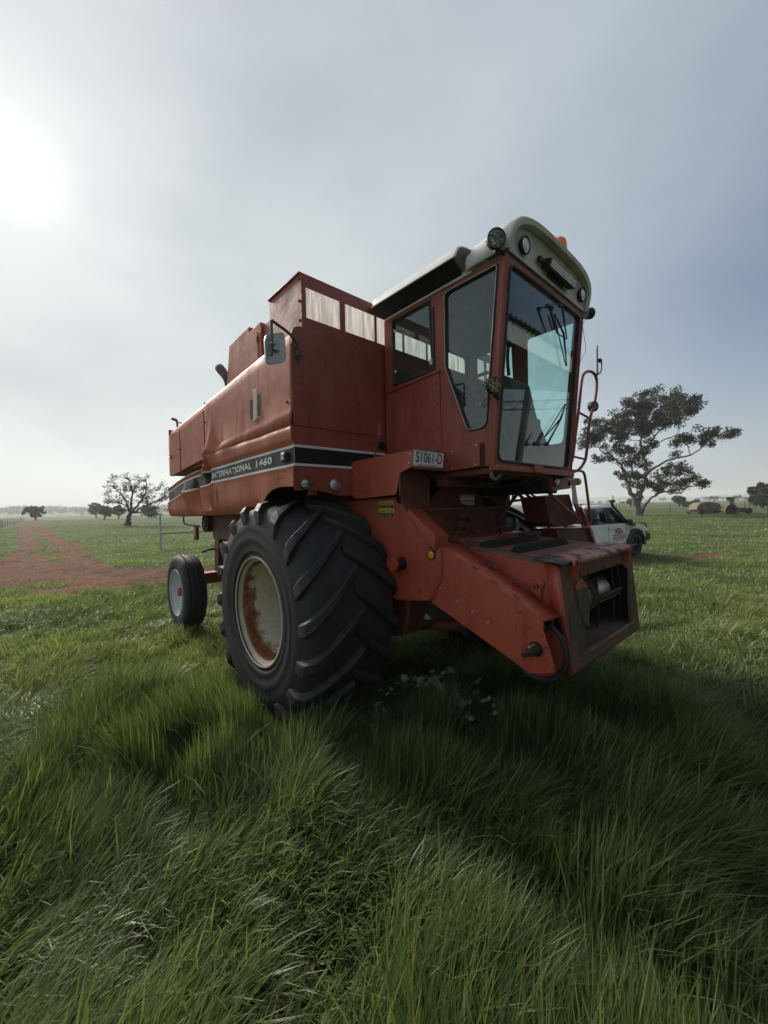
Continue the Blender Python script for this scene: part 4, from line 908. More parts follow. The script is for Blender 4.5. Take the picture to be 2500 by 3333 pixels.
MB().lathe([(0, .001), (.040, .001), (.041, .004), (.043, 0)], q, (0, -1, 0), 28).build('shaft_hole', UNDER, fs_)
q2 = zon('F', 15, 1600, 'y', -.97)
MB().tube([q + Vector((0, .05, 0)), q + (q2 - q) * .55, q + (q2 - q) * .56, q2], [.030, .028, .017, .016], 14).build('drive_shaft', mat('rusty_shaft', (.075, .04, .03), .6, .3, var=(.12, .06, .04)), H)
MB().obox(q + (q2 - q) * .3 + Vector((0, 0, .03)), (1, 0, 0), (0, 1, 0), (0, 0, 1), .012, .08, .01).build('shaft_key', GALV, H)
# pulley and belt between shield and mouth
MB().lathe([(0, .02), (.03, .02), (.04, .008), (.150, .008), (.165, .02), (.165, .035)], (1.905, -.735, .825), (0, -1, 0), 40).build('feeder_pulley', REDF, H)
bl = [(1.905 + .178 * cos(a), 0, .825 + .178 * sin(a)) for a in np.linspace(-2.3, 1.1, 26)]
MB().tube([(x, -.755, z) for x, _, z in bl] , .016, 8).build('drive_belt', RUBBER, H)
# the mouth: leaning frame
PX = [(.662, 2.078), (1.345, 2.022)]
def fx(z): return 2.078 + (z - .69) * (2.022 - 2.078) / (1.327 - .69)
def fpt(px, py, off=0):
    d = ray(*zp('F', px, py)); k = (2.022 - 2.078) / (1.327 - .69)
    n_ = Vector((1, 0, -k)); t = ((Vector((2.078 + off, 0, .69)) - CAM).dot(n_)) / d.dot(n_); q = CAM + d * t; return (q.y, q.z)
def flean(o):
    for v in o.data.vertices: v.co.x += fx(v.co.z) - 2.05
    return o
FO = [fpt(*a) for a in ((445, 535), (1300, 300), (1410, 1265), (600, 1832))]
FH = [fpt(*a) for a in ((700, 655), (780, 770), (805, 930), (795, 1190), (750, 1235), (778, 1525), (1305, 1215), (1285, 960), (1278, 580), (1200, 497))]
flean(plate('feeder_mouth', FO, [FH], 'x', 2.05, 2.035, BROWN, H, .003))
# grease patch with the shape it has on the face, left and right of the opening
GP = [fpt(*a, .0) for a in ((625, 830), (700, 790), (775, 775), (800, 930), (790, 1190), (748, 1235), (776, 1600), (700, 1625), (685, 1440), (600, 1420), (570, 1300), (555, 1060), (580, 985), (632, 960))]
flean(plate('grease_patch', GP, [], 'x', 2.0505, 2.0530, GREASE, H, 0))
GP = [fpt(*a) for a in ((1285, 700), (1325, 690), (1372, 1000), (1330, 1050), (1320, 1200), (1300, 1200), (1284, 960))]
flean(plate('grease_patch', GP, [], 'x', 2.0505, 2.0530, GREASE, H, 0))
# painted side cheek of the mouth
sc1 = [zon('F', *a, 'y', -.688) for a in ((262, 452), (443, 540))]
y0f, y1f = FO[0][0], FO[3][0]
MB().add([(1.925, y0f + .02, 1.352), (fx(1.335), y0f, FO[0][1]), (fx(.67), y1f, FO[3][1]), (2.03, y1f + .01, .68), (1.99, y0f + .04, .98), (1.955, y0f + .03, 1.08)],
         [(0, 1, 2, 3, 4, 5)]).build('mouth_cheek', REDF, H, solid=.008)
y0g, y1g = FO[1][0], FO[2][0]
MB().add([(1.925, y0g - .02, 1.345), (fx(1.335), y0g, FO[1][1]), (fx(.67), y1g, FO[2][1]), (2.00, y1g - .01, .66)], [(0, 1, 2, 3)]).build('mouth_cheek', REDF, H, solid=.008)
MB().add([(1.95, y0f + .05, .70), (fx(.66) , y1f, FO[3][1]), (fx(.64), y1g, FO[2][1]), (1.95, y0g - .02, .70)], [(0, 1, 2, 3)]).build('mouth_bottom', DARKRED, H, solid=.01)
# top ledge: curved flap, worn paint
A0 = zon('F', 400, 412, 'z', 1.372); 
led = []
for t in np.linspace(0, 1, 12):
    row = []
    y_a = -.60 + t * 1.13
    for k, (dx, dz) in enumerate(((-.125, .022), (-.06, .020), (0, .014), (.03, .008), (.05, -.004), (.058, -.022))):
        row.append((2.01 + dx, y_a - (dx < 0) * .0, 1.350 + dz + .002 * sin(t * 9)))
    led.append(row)
MB().grid(led).build('mouth_ledge', WORN, H, solid=.008)
MB().add([(1.885, -.735, 1.368), (2.005, -.745, 1.362), (2.062, -.735, 1.345), (2.052, -.60, 1.352), (2.0, -.585, 1.366), (1.885, -.60, 1.374)], [(0, 1, 2, 3, 4, 5)]).build('ledge_end', mat('bare_black_metal', (.05, .045, .045), .5, .3, var=(.16, .13, .12), vscale=25, bump=.2), H, solid=.014)
MB().add([(2.05, .53, 1.352), (2.062, .60, 1.352), (2.066, .655, 1.357), (2.05, .655, 1.35), (2.0, .56, 1.36)], [(0, 1, 2, 3, 4)]).build('ledge_end', BROWN, H, solid=.008)
# gussets and header band
for yy in (FO[0][0] + .16, .45):
    MB().add([(2.075, yy, 1.345), (2.06, yy, 1.23), (fx(1.25) + .001, yy - .005, 1.23), (fx(1.345) + .002, yy, 1.345), (2.075, yy + .012, 1.345), (2.06, yy + .012, 1.23), (fx(1.25), yy + .01, 1.23), (fx(1.345), yy + .012, 1.345)],
             [(0, 1, 2, 3), (4, 5, 6, 7), (0, 1, 5, 4), (1, 2, 6, 5), (3, 0, 4, 7)]).build('gusset', REDF, H)
for a in ((690, 620), (790, 588), (975, 540), (1130, 492)):
    y, z = fpt(*a); MB().box(fx(z), fx(z) + .004, y - .003, y + .003, z - .009, z + .009).build('slot', UNDER, H)
y, z = fpt(630, 700)
GPx = [fpt(*a) for a in ((660, 690), (700, 662), (775, 768), (640, 825), (625, 790), (622, 760))]
flean(plate('guard_plate', GPx, [], 'x', 2.054, 2.058, REDF, H, .001))
GP2 = [fpt(*a) for a in ((640, 835), (775, 778), (800, 930), (790, 1190), (800, 1250), (770, 1240), (735, 1225), (660, 1010))]
flean(plate('guard_plate', GP2, [], 'x', 2.054, 2.058, GREASE, H, .001))
# interior: dark box, drums, slats
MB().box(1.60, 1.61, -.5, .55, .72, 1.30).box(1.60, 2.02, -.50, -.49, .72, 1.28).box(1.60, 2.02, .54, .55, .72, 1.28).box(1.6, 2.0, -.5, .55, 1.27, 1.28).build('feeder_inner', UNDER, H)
MB().add([(1.60, -.5, .80), (2.05, -.40, .755), (2.05, .53, .755), (1.60, .54, .80)], [(0, 1, 2, 3)]).build('feeder_inner_floor', GREASE, H, solid=.006)
MB().tube([(fx(.74) - .01, -.38, .748), (fx(.74) - .01, .53, .748)], .014, 8).build('mouth_lip', mat('worn_grey_lip', (.13, .12, .10), .5, .4), H)
for y0, y1 in ((-.42, -.085), (-.02, .27)):
    MB().lathe([(0, y0), (.118, y0), (.122, y0 + .01), (.122, y1 - .01), (.118, y1), (0, y1)], (1.87, 0, 1.035), (0, 1, 0), 40).build('drum', STEEL, H)
MB().lathe([(0, -.09), (.138, -.09), (.138, -.075), (.10, -.07), (.10, -.035), (.138, -.03), (.138, -.015), (0, -.015)], (1.87, 0, 1.035), (0, 1, 0), 32).build('drum_gap_ring', GREASE, H)
for (x, z, y0, y1) in ((1.93, 1.17, -.40, -.05), (2.0, 1.02, .02, .47), (1.99, .985, .02, .47), (1.93, .87, -.40, -.08)):
    MB().box(x - .012, x + .012, y0, y1, z - .008, z + .008).build('feeder_slat', GREASE, H, bevel=.002)
for y in (-.03, .30, .44): MB().tube([(1.98, y, 1.24), (2.0, y + .02, 1.0), (1.98, y + .04, .80)], .009, 6).build('feeder_chain', BLACKST, H)
for a in ((1130, 615), (1175, 615)):
    q = on(*zp('F', *a), 'x', 1.80); MB().lathe([(0, 0), (.011, 0), (.009, .004), (0, .005)], q, (1, 0, 0), 12).build('yellow_plug', mat('pale_yellow', (.75, .72, .35), .4), H)

# ------------------------------------------------------------------ axle, legs, cylinders under the machine
MB().box(-.16, .16, -1.25, 1.25, .80, 1.02).build('front_axle', DARKRED, H, bevel=.02)
for s_ in (-1, 1):
    MB().prism([(-.2, 1.3), (.45, 1.3), (.35, .62), (.05, .55), (-.2, .7)], 'y', s_ * .80, s_ * .95).build('final_drive', DARKRED, H, bevel=.02)
MB().prism([(.45, 1.02), (.85, 1.0), (.86, .84), (.80, .66), (.66, .62), (.50, .74)], 'y', -.80, -.58).build('lift_bracket', DARKRED, H, bevel=.015)
for y in (-.62, .50):
    MB().tube([(.76, y, .70), (1.25, y, .80), (1.26, y, .80), (1.75, y, .88)], [.045, .045, .024, .024], 14).build('lift_cylinder', DARKRED, H)
MB().tube(curve([(1.06, -.66, .98), (1.05, -.67, .86), (.98, -.68, .76), (.88, -.66, .70)], 6), .012, 8).build('hose', BLACKST, H)
MB().box(-2.9, -.2, -.5, .5, .95, 1.35).build('chassis', DARKRED, H, bevel=.02)
MB().box(-3.29, -3.11, -1.12, 1.12, .61, .775).build('rear_axle', RED, H, bevel=.01)
for s_ in (-1, 1):
    MB().prism([(-3.29, .76), (-3.11, .76), (-3.02, 1.75), (-3.20, 1.75)], 'y', s_ * .80, s_ * .93).build('axle_post', DARKRED, H, bevel=.01)
    MB().box(-3.26, -3.14, s_ * 1.13, s_ * 1.16, .50, .86).build('king_pin', DARKRED, H)
MB().tube(curve([zon('3', 285, 640, 'x', -3.2), zon('3', 340, 622, 'x', -3.2), zon('3', 400, 622, 'x', -3.2), zon('3', 430, 632, 'x', -3.2)], 4), .018, 8).build('steering_hose', BLACKST, H)
MB().tube(curve([(-3.1, -.86, 1.22), (-3.1, -.84, 1.10), (-3.1, -.80, .98)], 4), .07, 12).build('return_pipe', GALV, H)

# ------------------------------------------------------------------ wheels
def front_wheel(cy_, s_):
    """s_ = -1: outer side towards -y"""
    C0 = Vector((0, cy_, .886)); wh = MB().lathe([(0, .03), (.20, .03), (.34, 0), (.36, .03)], C0, (0, -s_ * -1, 0), 48).build('front_wheel', CREAM, H)
    def L(prof): return [(r, h * 1.0) for r, h in prof]
    half = [(.432, .372), (.452, .385), (.470, .378), (.480, .392), (.50, .398), (.510, .392), (.56, .402), (.60, .414), (.612, .408), (.66, .414), (.72, .412), (.735, .402), (.77, .398), (.80, .385), (.828, .36), (.845, .32), (.855, .25), (.862, .15), (.865, 0)]
    prof = half + [(r, -h) for r, h in half[-2::-1]]
    tyre = MB().lathe(prof, C0, (0, s_, 0), 96)
    ty = tyre.build('tyre', RUBBER, wh, smooth=50)
    lug = MB(); NL = 18
    path = [(.715, .412), (.765, .402), (.800, .388), (.835, .352), (.851, .27), (.859, .18), (.864, .08), (.866, -.03)]
    hts = [.004, .022, .042, .048, .046, .046, .046, .040]; angs = [0, 1.0, 2.2, 5, 9.5, 14.5, 20, 26]; wid = [.105, .125, .125, .115, .10, .095, .09, .085]
    for half_ in (1, -1):
        for k in range(NL):
            a0 = 360 / NL * k + (0 if half_ * s_ < 0 else 360 / NL / 2); rows_ = []
            for i, (r, h) in enumerate(path):
                p0 = path[max(i - 1, 0)]; p1 = path[min(i + 1, len(path) - 1)]
                tr_, th_ = p1[0] - p0[0], p1[1] - p0[1]; l = math.hypot(tr_, th_); nr, nh = -th_ / l, tr_ / l
                if nr < 0: nr, nh = -nr, -nh
                if i == 0: nr, nh = .1, .99
                row = []
                for (dw, up_) in ((-.5, -.01), (-.36, 1), (.30, 1), (.5, -.01)):
                    hh = hts[i] * up_ if up_ > 0 else -.008
                    R_ = r + nr * hh; Hh = (h + nh * hh) * half_
                    aa = R(a0 + angs[i]) + dw * wid[i] / R_
                    row.append((R_ * cos(aa), Hh, R_ * sin(aa)))
                rows_.append([(C0.x + x, C0.y + y * s_, C0.z + z) for x, y, z in row])
            n0 = len(lug.v); lug.grid(rows_)
            e = len(lug.v); lug.f.append((n0, n0 + 1, n0 + 2, n0 + 3)); lug.f.append((e - 4, e - 3, e - 2, e - 1))
    lug.build('tread_lugs', RUB2, wh, smooth=25, bevel=.006)
    rim = MB().lathe([(.428, .385), (.442, .390), (.447, .380), (.440, .368), (.425, .355), (.405, .345), (.400, .30), (.405, .22), (.398, .21), (.392, .06), (.375, .02), (.35, -.03), (.30, -.06), (.16, -.07), (.15, .0), (.09, .01), (.08, .06), (0, .07)], C0, (0, s_, 0), 80).build('rim', CREAM, wh, smooth=35)
    # origin in the wheel's middle, so the rust pattern is the wheel's own
    for o in (rim,):
        off = Matrix.Translation(-C0 - Vector((0, s_ * .10, 0)))
        o.data.transform(off); o.location = C0 + Vector((0, s_ * .10, 0))
    return wh
front_wheel(-1.300, -1); front_wheel(1.315, 1)
def rear_wheel(cy_, s_):
    C0 = Vector((-3.211, cy_, .530))
    wh = MB().lathe([(0, .05), (.06, .05), (.065, -.02), (0, -.02)], C0 + Vector((0, s_ * .06, 0)), (0, s_, 0), 20).build('rear_wheel', RED, H)
    half = [(.335, .128), (.35, .138), (.38, .145), (.43, .150), (.47, .150), (.50, .142), (.522, .125), (.535, .108), (.538, .085), (.522, .078), (.522, .062), (.543, .055), (.546, .03), (.53, .022), (.53, 0)]
    MB().lathe(half + [(r, -h) for r, h in half[-2::-1]], C0, (0, s_, 0), 72).build('tyre', RUBBER, wh, smooth=40)
    MB().lathe([(.320, .140), (.338, .146), (.340, .132), (.325, .12), (.30, .11), (.292, .06), (.28, .035), (.24, .01), (.12, -.005), (.11, .02), (0, .03)], C0, (0, s_, 0), 60).build('rim', RIMW, wh)
    MB().lathe([(.06, 0), (.058, .075), (.045, .09), (0, .095)], C0, (0, s_, 0), 20).build('hub', mat('hub_red', (.33, .05, .035), .5, spots=(.1, .04, .03), spot_amt=.06), wh)
    for k in range(6):
        a = k * pi / 3; MB().lathe([(0, .02), (.013, .02), (.013, .0)], C0 + Vector((.088 * cos(a), 0, .088 * sin(a))), (0, s_, 0), 6).build('wheel_nut', GREASE, wh)
rear_wheel(-1.365, -1); rear_wheel(1.365, 1)

# ------------------------------------------------------------------ platform, ladder and rails on the far side
X1 = 1.50
def e_(a, b, x=X1): return zon('E', a, b, 'x', x)
def f5(a, b, x=X1): return zon('5', a, b, 'x', x)
def i_(a, b, x=X1): return zon('I', a, b, 'x', x)
MB().tube(curve([e_(935, 1962), e_(1010, 1968), e_(1075, 1920), e_(1125, 1830), e_(1145, 1700), e_(1180, 1350), e_(1240, 1130), e_(1262, 930), e_(1250, 830), e_(1210, 780), e_(1150, 772), e_(1100, 815), e_(1075, 930), e_(1050, 1180), e_(1010, 1500), e_(975, 1790), e_(935, 1930)], 6), .0145, 10).build('hand_rail', RED, H)
MB().tube([e_(1058, 1268), e_(1182, 1335)], .011, 8).build('rail_rung', RED, H)
MB().tube([e_(968, 1788), e_(1125, 1825)], .011, 8).build('rail_rung', RED, H)
MB().tube(curve([f5(150, 905), f5(215, 908), f5(238, 925), f5(252, 985), f5(285, 1245), f5(290, 1300), f5(272, 1338), f5(240, 1342), f5(225, 1325)], 6), .0125, 10).build('lower_hand_rail', RED, H)
ma = MB().tube(curve([e_(1235, 800), e_(1275, 805), e_(1310, 775), e_(1322, 700), e_(1312, 645), e_(1290, 645)], 6), .0075, 8).obox(e_(1300, 640), (1, 0, 0), (0, 1, 0), (0, 0, 1), .03, .05, .03).build('far_mirror', BLACKST, H)
q = e_(1268, 650); MB().obox(q, Vector((-.36, .93, 0)).normalized(), Vector((.93, .36, 0)).normalized(), (0, 0, 1), .17, .014, .285).build('mirror_housing', BLACKST, ma, bevel=.007)
q = e_(1232, 1190); work_lamp(q, .054, (.9, -.35, -.1), (0, 0, 1), LENSY, [q + Vector((-.02, 0, -.05)), q + Vector((-.02, -.03, -.085))], H)
MB().box(.48, 1.40, .70, 1.05, 1.955, 1.985).build('platform', RED, H, bevel=.004)
# lamp housing under the cab corner
hp = [(p.y, p.z) for p in (i_(858, 165), i_(1118, 155), i_(1140, 330), i_(925, 362))]
plate('lamp_housing', hp, [], 'x', 1.50, 1.42, RED, H, .004)
q = i_(968, 252, 1.515); lamp('headlight', (q.x, q.y, q.z), .043, (1, 0, 0), STEEL, LENS, H)
q0, q1 = i_(1060, 275, 1.47), i_(1180, 250, 1.47); MB().obox((q0 + q1) / 2, (q1 - q0).normalized(), (1, 0, 0), (0, 0, 1), (q1 - q0).length, .06, .055).build('indicator_arm', RED, H, bevel=.006)
q = i_(1205, 250, 1.47); MB().lathe([(0, -.03), (.036, -.03), (.036, .03), (.030, .038), (0, .04)], q, (0, 1, 0), 24).build('indicator', mat('dull_yellow_lens', (.42, .36, .07), .35), H)
# ladder: side plates, steps
def pl_i(name, pts, m, x, th=.02, bev=.003): return plate(name, [(q.y, q.z) for q in (i_(*a, x) for a in pts)], [], 'x', x, x - th, m, H, bev)
pl_i('ladder_side', [(1135, 150), (1160, 290), (1195, 545), (1285, 760), (1345, 790), (1440, 1040), (1450, 1020), (1400, 850), (1380, 800), (1255, 570), (1225, 520), (1195, 300), (1160, 160)], RED, 1.36)
pl_i('reflective_strip', [(1150, 290), (1195, 320), (1225, 518), (1160, 512)], mat('grey_reflective', (.42, .43, .42), .4), 1.366, .004, 0)
pl_i('ladder_step_box', [(820, 430), (1118, 400), (1210, 720), (1175, 768), (960, 795), (885, 740)], DARKRED, 1.33, .25)
pl_i('ladder_step_box', [(965, 822), (1340, 800), (1440, 1030), (1370, 1050), (1105, 1052), (995, 955)], DARKRED, 1.33, .28)
MB().tube([i_(870, 380, 1.40), i_(1060, 560, 1.40), i_(1330, 770, 1.40)], .017, 6).build('ladder_brace', RED, H)
MB().tube([i_(1245, 560, 1.42), i_(1330, 790, 1.42)], .022, 6).build('ladder_pivot', RED, H)
for a in ((1275, 600), (1300, 650), (1315, 690)): bolt(i_(*a, 1.44), (1, 0, 0), .012, STEEL)
# struts and hoses seen against the light between machine and ladder
for pts, r_ in ((((330, 385), (420, 385), (440, 440), (410, 500)), .010), (((510, 380), (440, 470), (330, 630), (270, 690)), .016), (((500, 390), (640, 520), (850, 720)), .016), (((600, 400), (760, 540), (850, 690)), .014),
                (((330, 440), (400, 400), (470, 370)), .010), (((660, 400), (780, 480), (830, 640)), .010), (((860, 380), (1000, 480), (1090, 600), (1100, 740), (1040, 900)), .009),
                (((820, 430), (840, 560), (870, 800), (900, 930), (950, 975), (1010, 965)), .014), (((870, 630), (1000, 720), (1080, 800)), .013), (((880, 450), (885, 560), (860, 640)), .006), (((330, 500), (560, 470), (820, 470)), .012), (((240, 680), (270, 760), (300, 890)), .010)):
    MB().tube(curve([i_(*a, 1.15) for a in pts], 5), r_, 7).build('strut' if r_ > .012 else 'hose', BLACKST if r_ < .012 else DARKRED, H)

# ================================================================== ground
def ground_mesh():
    rr = np.concatenate([np.linspace(.0, 1.2, 5)[:-1], 1.2 * 1.0215 ** np.arange(405)]); rr = rr[rr < 6500]
    na = 560; th = np.linspace(0, 2 * pi, na, endpoint=False)
    Rr, Th = np.meshgrid(rr[1:], th, indexing='ij'); X = CAM.x + Rr * np.cos(Th); Y = CAM.y + Rr * np.sin(Th)
    Z = ground_z(X, Y); D = dirt(X, Y)
    Z = Z - D * .03 + (fbm(X, Y, .45, 3) - .5) * .03 * D
    P = np.stack([X, Y, Z], -1).reshape(-1, 3); P = np.vstack([P, [[CAM.x, CAM.y, float(ground_z(CAM.x, CAM.y))]]])
    nr = len(rr) - 1; i = np.arange(nr - 1)[:, None] * na; j = np.arange(na)[None]; jn = (j + 1) % na
    Q = np.stack([i + j, i + na + j, i + na + jn, i + jn], -1).reshape(-1, 4)
    me = bpy.data.meshes.new('ground')
    nv = len(P); tri = np.stack([np.full(na, nv - 1), np.arange(na), (np.arange(na) + 1) % na], -1)
    loops = np.concatenate([Q.ravel(), tri.ravel()]); st = np.concatenate([np.arange(len(Q)) * 4, len(Q) * 4 + np.arange(na) * 3]); tot = np.concatenate([np.full(len(Q), 4), np.full(na, 3)])
    fill(me, P, loops, st, tot)
    a = me.attributes.new('dirt', 'FLOAT', 'POINT'); a.data.foreach_set('value', np.append(D.ravel(), 0).astype(np.float32))
    me.polygons.foreach_set('use_smooth', np.ones(len(me.polygons), bool))
    return me
def fill(me, P, loops, st, tot):
    me.vertices.add(len(P)); me.vertices.foreach_set('co', np.asarray(P, np.float32).ravel())
    me.loops.add(len(loops)); me.loops.foreach_set('vertex_index', np.asarray(loops, np.int32))
    me.polygons.add(len(st)); me.polygons.foreach_set('loop_start', np.asarray(st, np.int32)); me.polygons.foreach_set('loop_total', np.asarray(tot, np.int32))
    me.update(calc_edges=True)
gm = bpy.data.materials.new('ground_soil_and_pasture'); gm.use_nodes = True; t = gm.node_tree; t.nodes.clear()
o_ = N(t, 'ShaderNodeOutputMaterial'); b_ = N(t, 'ShaderNodeBsdfPrincipled'); t.links.new(b_.outputs[0], o_.inputs[0]); b_.inputs['Roughness'].default_value = .95; b_.inputs['Specular IOR Level'].default_value = .15
tcx = N(t, 'ShaderNodeTexCoord'); at_ = N(t, 'ShaderNodeAttribute', attribute_name='dirt')
def nz(sc_, det=6.0, rough=.6, vec=None):
    n = N(t, 'ShaderNodeTexNoise', Scale=sc_, Detail=det, Roughness=rough); t.links.new(vec or tcx.outputs['Object'], n.inputs['Vector']); return n.outputs[0]
soil = ramp(t, nz(3.0, 8), [(.3, (.10, .036, .022)), (.5, (.17, .060, .037)), (.7, (.23, .095, .062))])
soil = mixc(t, ramp(t, nz(.55, 6, .7), [(.38, (.75,) * 3), (.58, (0, 0, 0))]), soil, (.085, .040, .027))
soil = mixc(t, ramp(t, nz(14.0, 6), [(.5, (0, 0, 0)), (.70, (.8,) * 3)]), soil, (.12, .095, .045))
g1_ = ramp(t, nz(.35, 8, .65), [(.3, (.045, .075, .028)), (.5, (.075, .110, .040)), (.72, (.12, .145, .055))])
g1_ = mixc(t, ramp(t, nz(2.4, 8, .7), [(.35, (.0,) * 3), (.7, (.6,) * 3)]), g1_, (.045, .070, .028))
# the paler paddocks far off
sp_ = N(t, 'ShaderNodeSeparateXYZ'); t.links.new(tcx.outputs['Object'], sp_.inputs[0])
farl = math_(t, 'MULTIPLY', math_(t, 'SUBTRACT', -155.0, sp_.outputs[0]), .05, True)
g1_ = mixc(t, farl, g1_, ramp(t, nz(.012, 4), [(.35, (.10, .14, .04)), (.65, (.17, .19, .07))]))
fary = math_(t, 'MULTIPLY', math_(t, 'SUBTRACT', sp_.outputs[1], 70.0), .012, True)
mpg = N(t, 'ShaderNodeMapping'); mpg.inputs['Scale'].default_value = (.006, .03, 1); t.links.new(tcx.outputs['Object'], mpg.inputs[0])
g1_ = mixc(t, fary, g1_, ramp(t, nz(1.0, 5, .6, mpg.outputs[0]), [(.35, (.055, .085, .03)), (.5, (.11, .14, .06)), (.65, (.16, .17, .085))]))
dm = math_(t, 'ADD', at_.outputs['Fac'], math_(t, 'MULTIPLY', math_(t, 'SUBTRACT', nz(5.0, 8, .75), .5), .9))
dmr = ramp(t, dm, [(.38, (0, 0, 0)), (.62, (1, 1, 1))])
t.links.new(mixc(t, dmr, g1_, soil), b_.inputs['Base Color'])
bp_ = N(t, 'ShaderNodeBump', Strength=.9, Distance=.12); t.links.new(nz(3.0, 10, .7), bp_.inputs['Height']); t.links.new(bp_.outputs[0], b_.inputs['Normal'])
gme = ground_mesh(); gme.materials.append(gm); go = bpy.data.objects.new('ground', gme); col.objects.link(go); struct(go)

# ================================================================== grass: bent blades, thick near the viewer
def grass_mat(name, a, b, c):
    m = bpy.data.materials.new(name); m.use_nodes = True; t = m.node_tree; t.nodes.clear()
    o = N(t, 'ShaderNodeOutputMaterial'); p = N(t, 'ShaderNodeBsdfPrincipled'); at = N(t, 'ShaderNodeAttribute', attribute_name='tint')
    p.inputs['Roughness'].default_value = .40; p.inputs['Specular IOR Level'].default_value = .34
    cc_ = ramp(t, at.outputs['Fac'], [(0, a), (.5, b), (.93, c), (1.0, (.22, .20, .10))])
    t.links.new(cc_, p.inputs['Base Color'])
    tl_ = N(t, 'ShaderNodeBsdfTranslucent'); t.links.new(mixc(t, 1.0, cc_, (1.35, 1.4, .8), 'MULTIPLY'), tl_.inputs[0])
    mx = N(t, 'ShaderNodeMixShader'); mx.inputs[0].default_value = .38; t.links.new(p.outputs[0], mx.inputs[1]); t.links.new(tl_.outputs[0], mx.inputs[2]); t.links.new(mx.outputs[0], o.inputs[0]); return m
GRASS = grass_mat('grass_blades', (.060, .100, .040), (.14, .19, .062), (.25, .285, .12))
AZ0 = YAW; HALF = R(52)
def scatter(n, r0_, r1_, power=1.0):
    u = rng.random(n); rr = (r0_ ** power + u * (r1_ ** power - r0_ ** power)) ** (1 / power); a = AZ0 + (rng.random(n) * 2 - 1) * HALF
    return CAM.x + rr * np.cos(a), CAM.y + rr * np.sin(a), rr
def keep_grass(x, y, thin=.965):
    d = dirt(x, y); k = rng.random(len(x)) > d * thin
    # nothing grows through the tyres
    for (cx, cy_, hx, hy) in ((0, -1.30, .34, .36), (0, 1.315, .34, .36), (-3.2, -1.365, .22, .13), (-3.2, 1.365, .22, .13)):
        k &= ~((np.abs(x - cx) < hx) & (np.abs(y - cy_) < hy))
    return k
def lod_field(x, y):
    """wind-laid swathes: lean angle, direction, length factor"""
    n1 = fbm(x, y, 1.7, 101, 3); n2 = fbm(x, y, 1.1, 202, 3); n3 = fbm(x, y, .8, 303, 2)
    ang = AZ0 - pi / 2 + (n1 - .5) * 9.0 + (n3 - .5) * 2.5
    lean = .30 + .95 * ss((n2 - .46) / .2)
    dc = np.hypot(x - CAM.x, y - CAM.y); lean = lean * (.8 + .2 * ss((dc - 2.6) / 2.0)) + .65 * ss((dc - 2.6) / 2.0)
    # trampled place low at the edge of the picture
    dd = np.hypot(x - 1.15, y + 2.95) / .75; tr = np.exp(-dd ** 2 * 1.5)
    lean = np.maximum(lean, 1.45 * tr + 0 * lean); ln = (.35 + .75 * fbm(x, y, .9, 404, 3) + .75 * ss((vnoise(x, y, .28, 505) - .35) / .4)) * (1 - .45 * tr)
    return lean, ang, ln
def blades(name, x, y, length, width, extra_tint=0.0, segs=3):
    n = len(x); lean, ang, ln = lod_field(x, y); z = ground_z(x, y) - .01
    L_ = length * ln * rng.uniform(.65, 1.25, n); ang = ang + rng.normal(0, .6, n) * (1 + .8 * ss((np.hypot(x - CAM.x, y - CAM.y) - 3) / 2)) + (rng.random(n) < .12) * rng.uniform(-2, 2, n); lean = np.clip(np.minimum(lean, 1.38 - .18 * ss((np.hypot(x - CAM.x, y - CAM.y) - 3) / 2)) + rng.normal(0, .34, n), .05, 1.7)
    wd = width * rng.uniform(.45, 1.5, n); fa = ang + pi / 2 + rng.normal(0, .9, n)
    dx, dy = np.cos(ang), np.sin(ang); wx_, wy_ = np.cos(fa), np.sin(fa)
    px_, py_, pz_ = x.copy(), y.copy(), z.copy(); pts = []
    prof = [1, .9, .62, 0] if segs == 3 else [1, .7, 0]
    for s_ in range(segs + 1):
        w_ = wd * prof[s_] * .5
        if s_ == segs: pts.append(np.stack([px_, py_, pz_], -1)[:, None])
        else: pts.append(np.stack([np.stack([px_ - wx_ * w_, py_ - wy_ * w_, pz_], -1), np.stack([px_ + wx_ * w_, py_ + wy_ * w_, pz_], -1)], 1))
        th = lean * (.25 + .75 * (s_ + .5) / segs) * 1.25; st_ = L_ / segs
        px_ = px_ + dx * np.sin(th) * st_; py_ = py_ + dy * np.sin(th) * st_; pz_ = np.maximum(pz_ + np.cos(th) * st_, z + .012 + .01 * s_)
    P = np.concatenate(pts, 1); nv = 2 * segs + 1; base = (np.arange(n) * nv)[:, None]
    lp = []
    for s_ in range(segs - 1): lp += [2 * s_, 2 * s_ + 1, 2 * s_ + 3, 2 * s_ + 2]
    lp += [2 * segs - 2, 2 * segs - 1, 2 * segs]
    loops = (base + np.array(lp)[None]).ravel(); per = [4] * (segs - 1) + [3]
    tot = np.tile(per, n); st = np.concatenate([[0], np.cumsum(tot)[:-1]])
    dc_ = np.hypot(x - CAM.x, y - CAM.y)
    tint = np.clip(-.02 + .40 * ss((dc_ - 3.0) / 2.5) + rng.normal(.44, .27, n) + (fbm(x, y, 2.6, 55, 3) - .5) * 1.2 + extra_tint, 0, .92); dry = rng.random(n) < .012; tint[dry] = 1  # tint lightens away from the camera: a brightness falloff put into the blade colour
    GB.append((P.reshape(-1, 3), loops, tot, np.repeat(tint, nv)))
GB = []
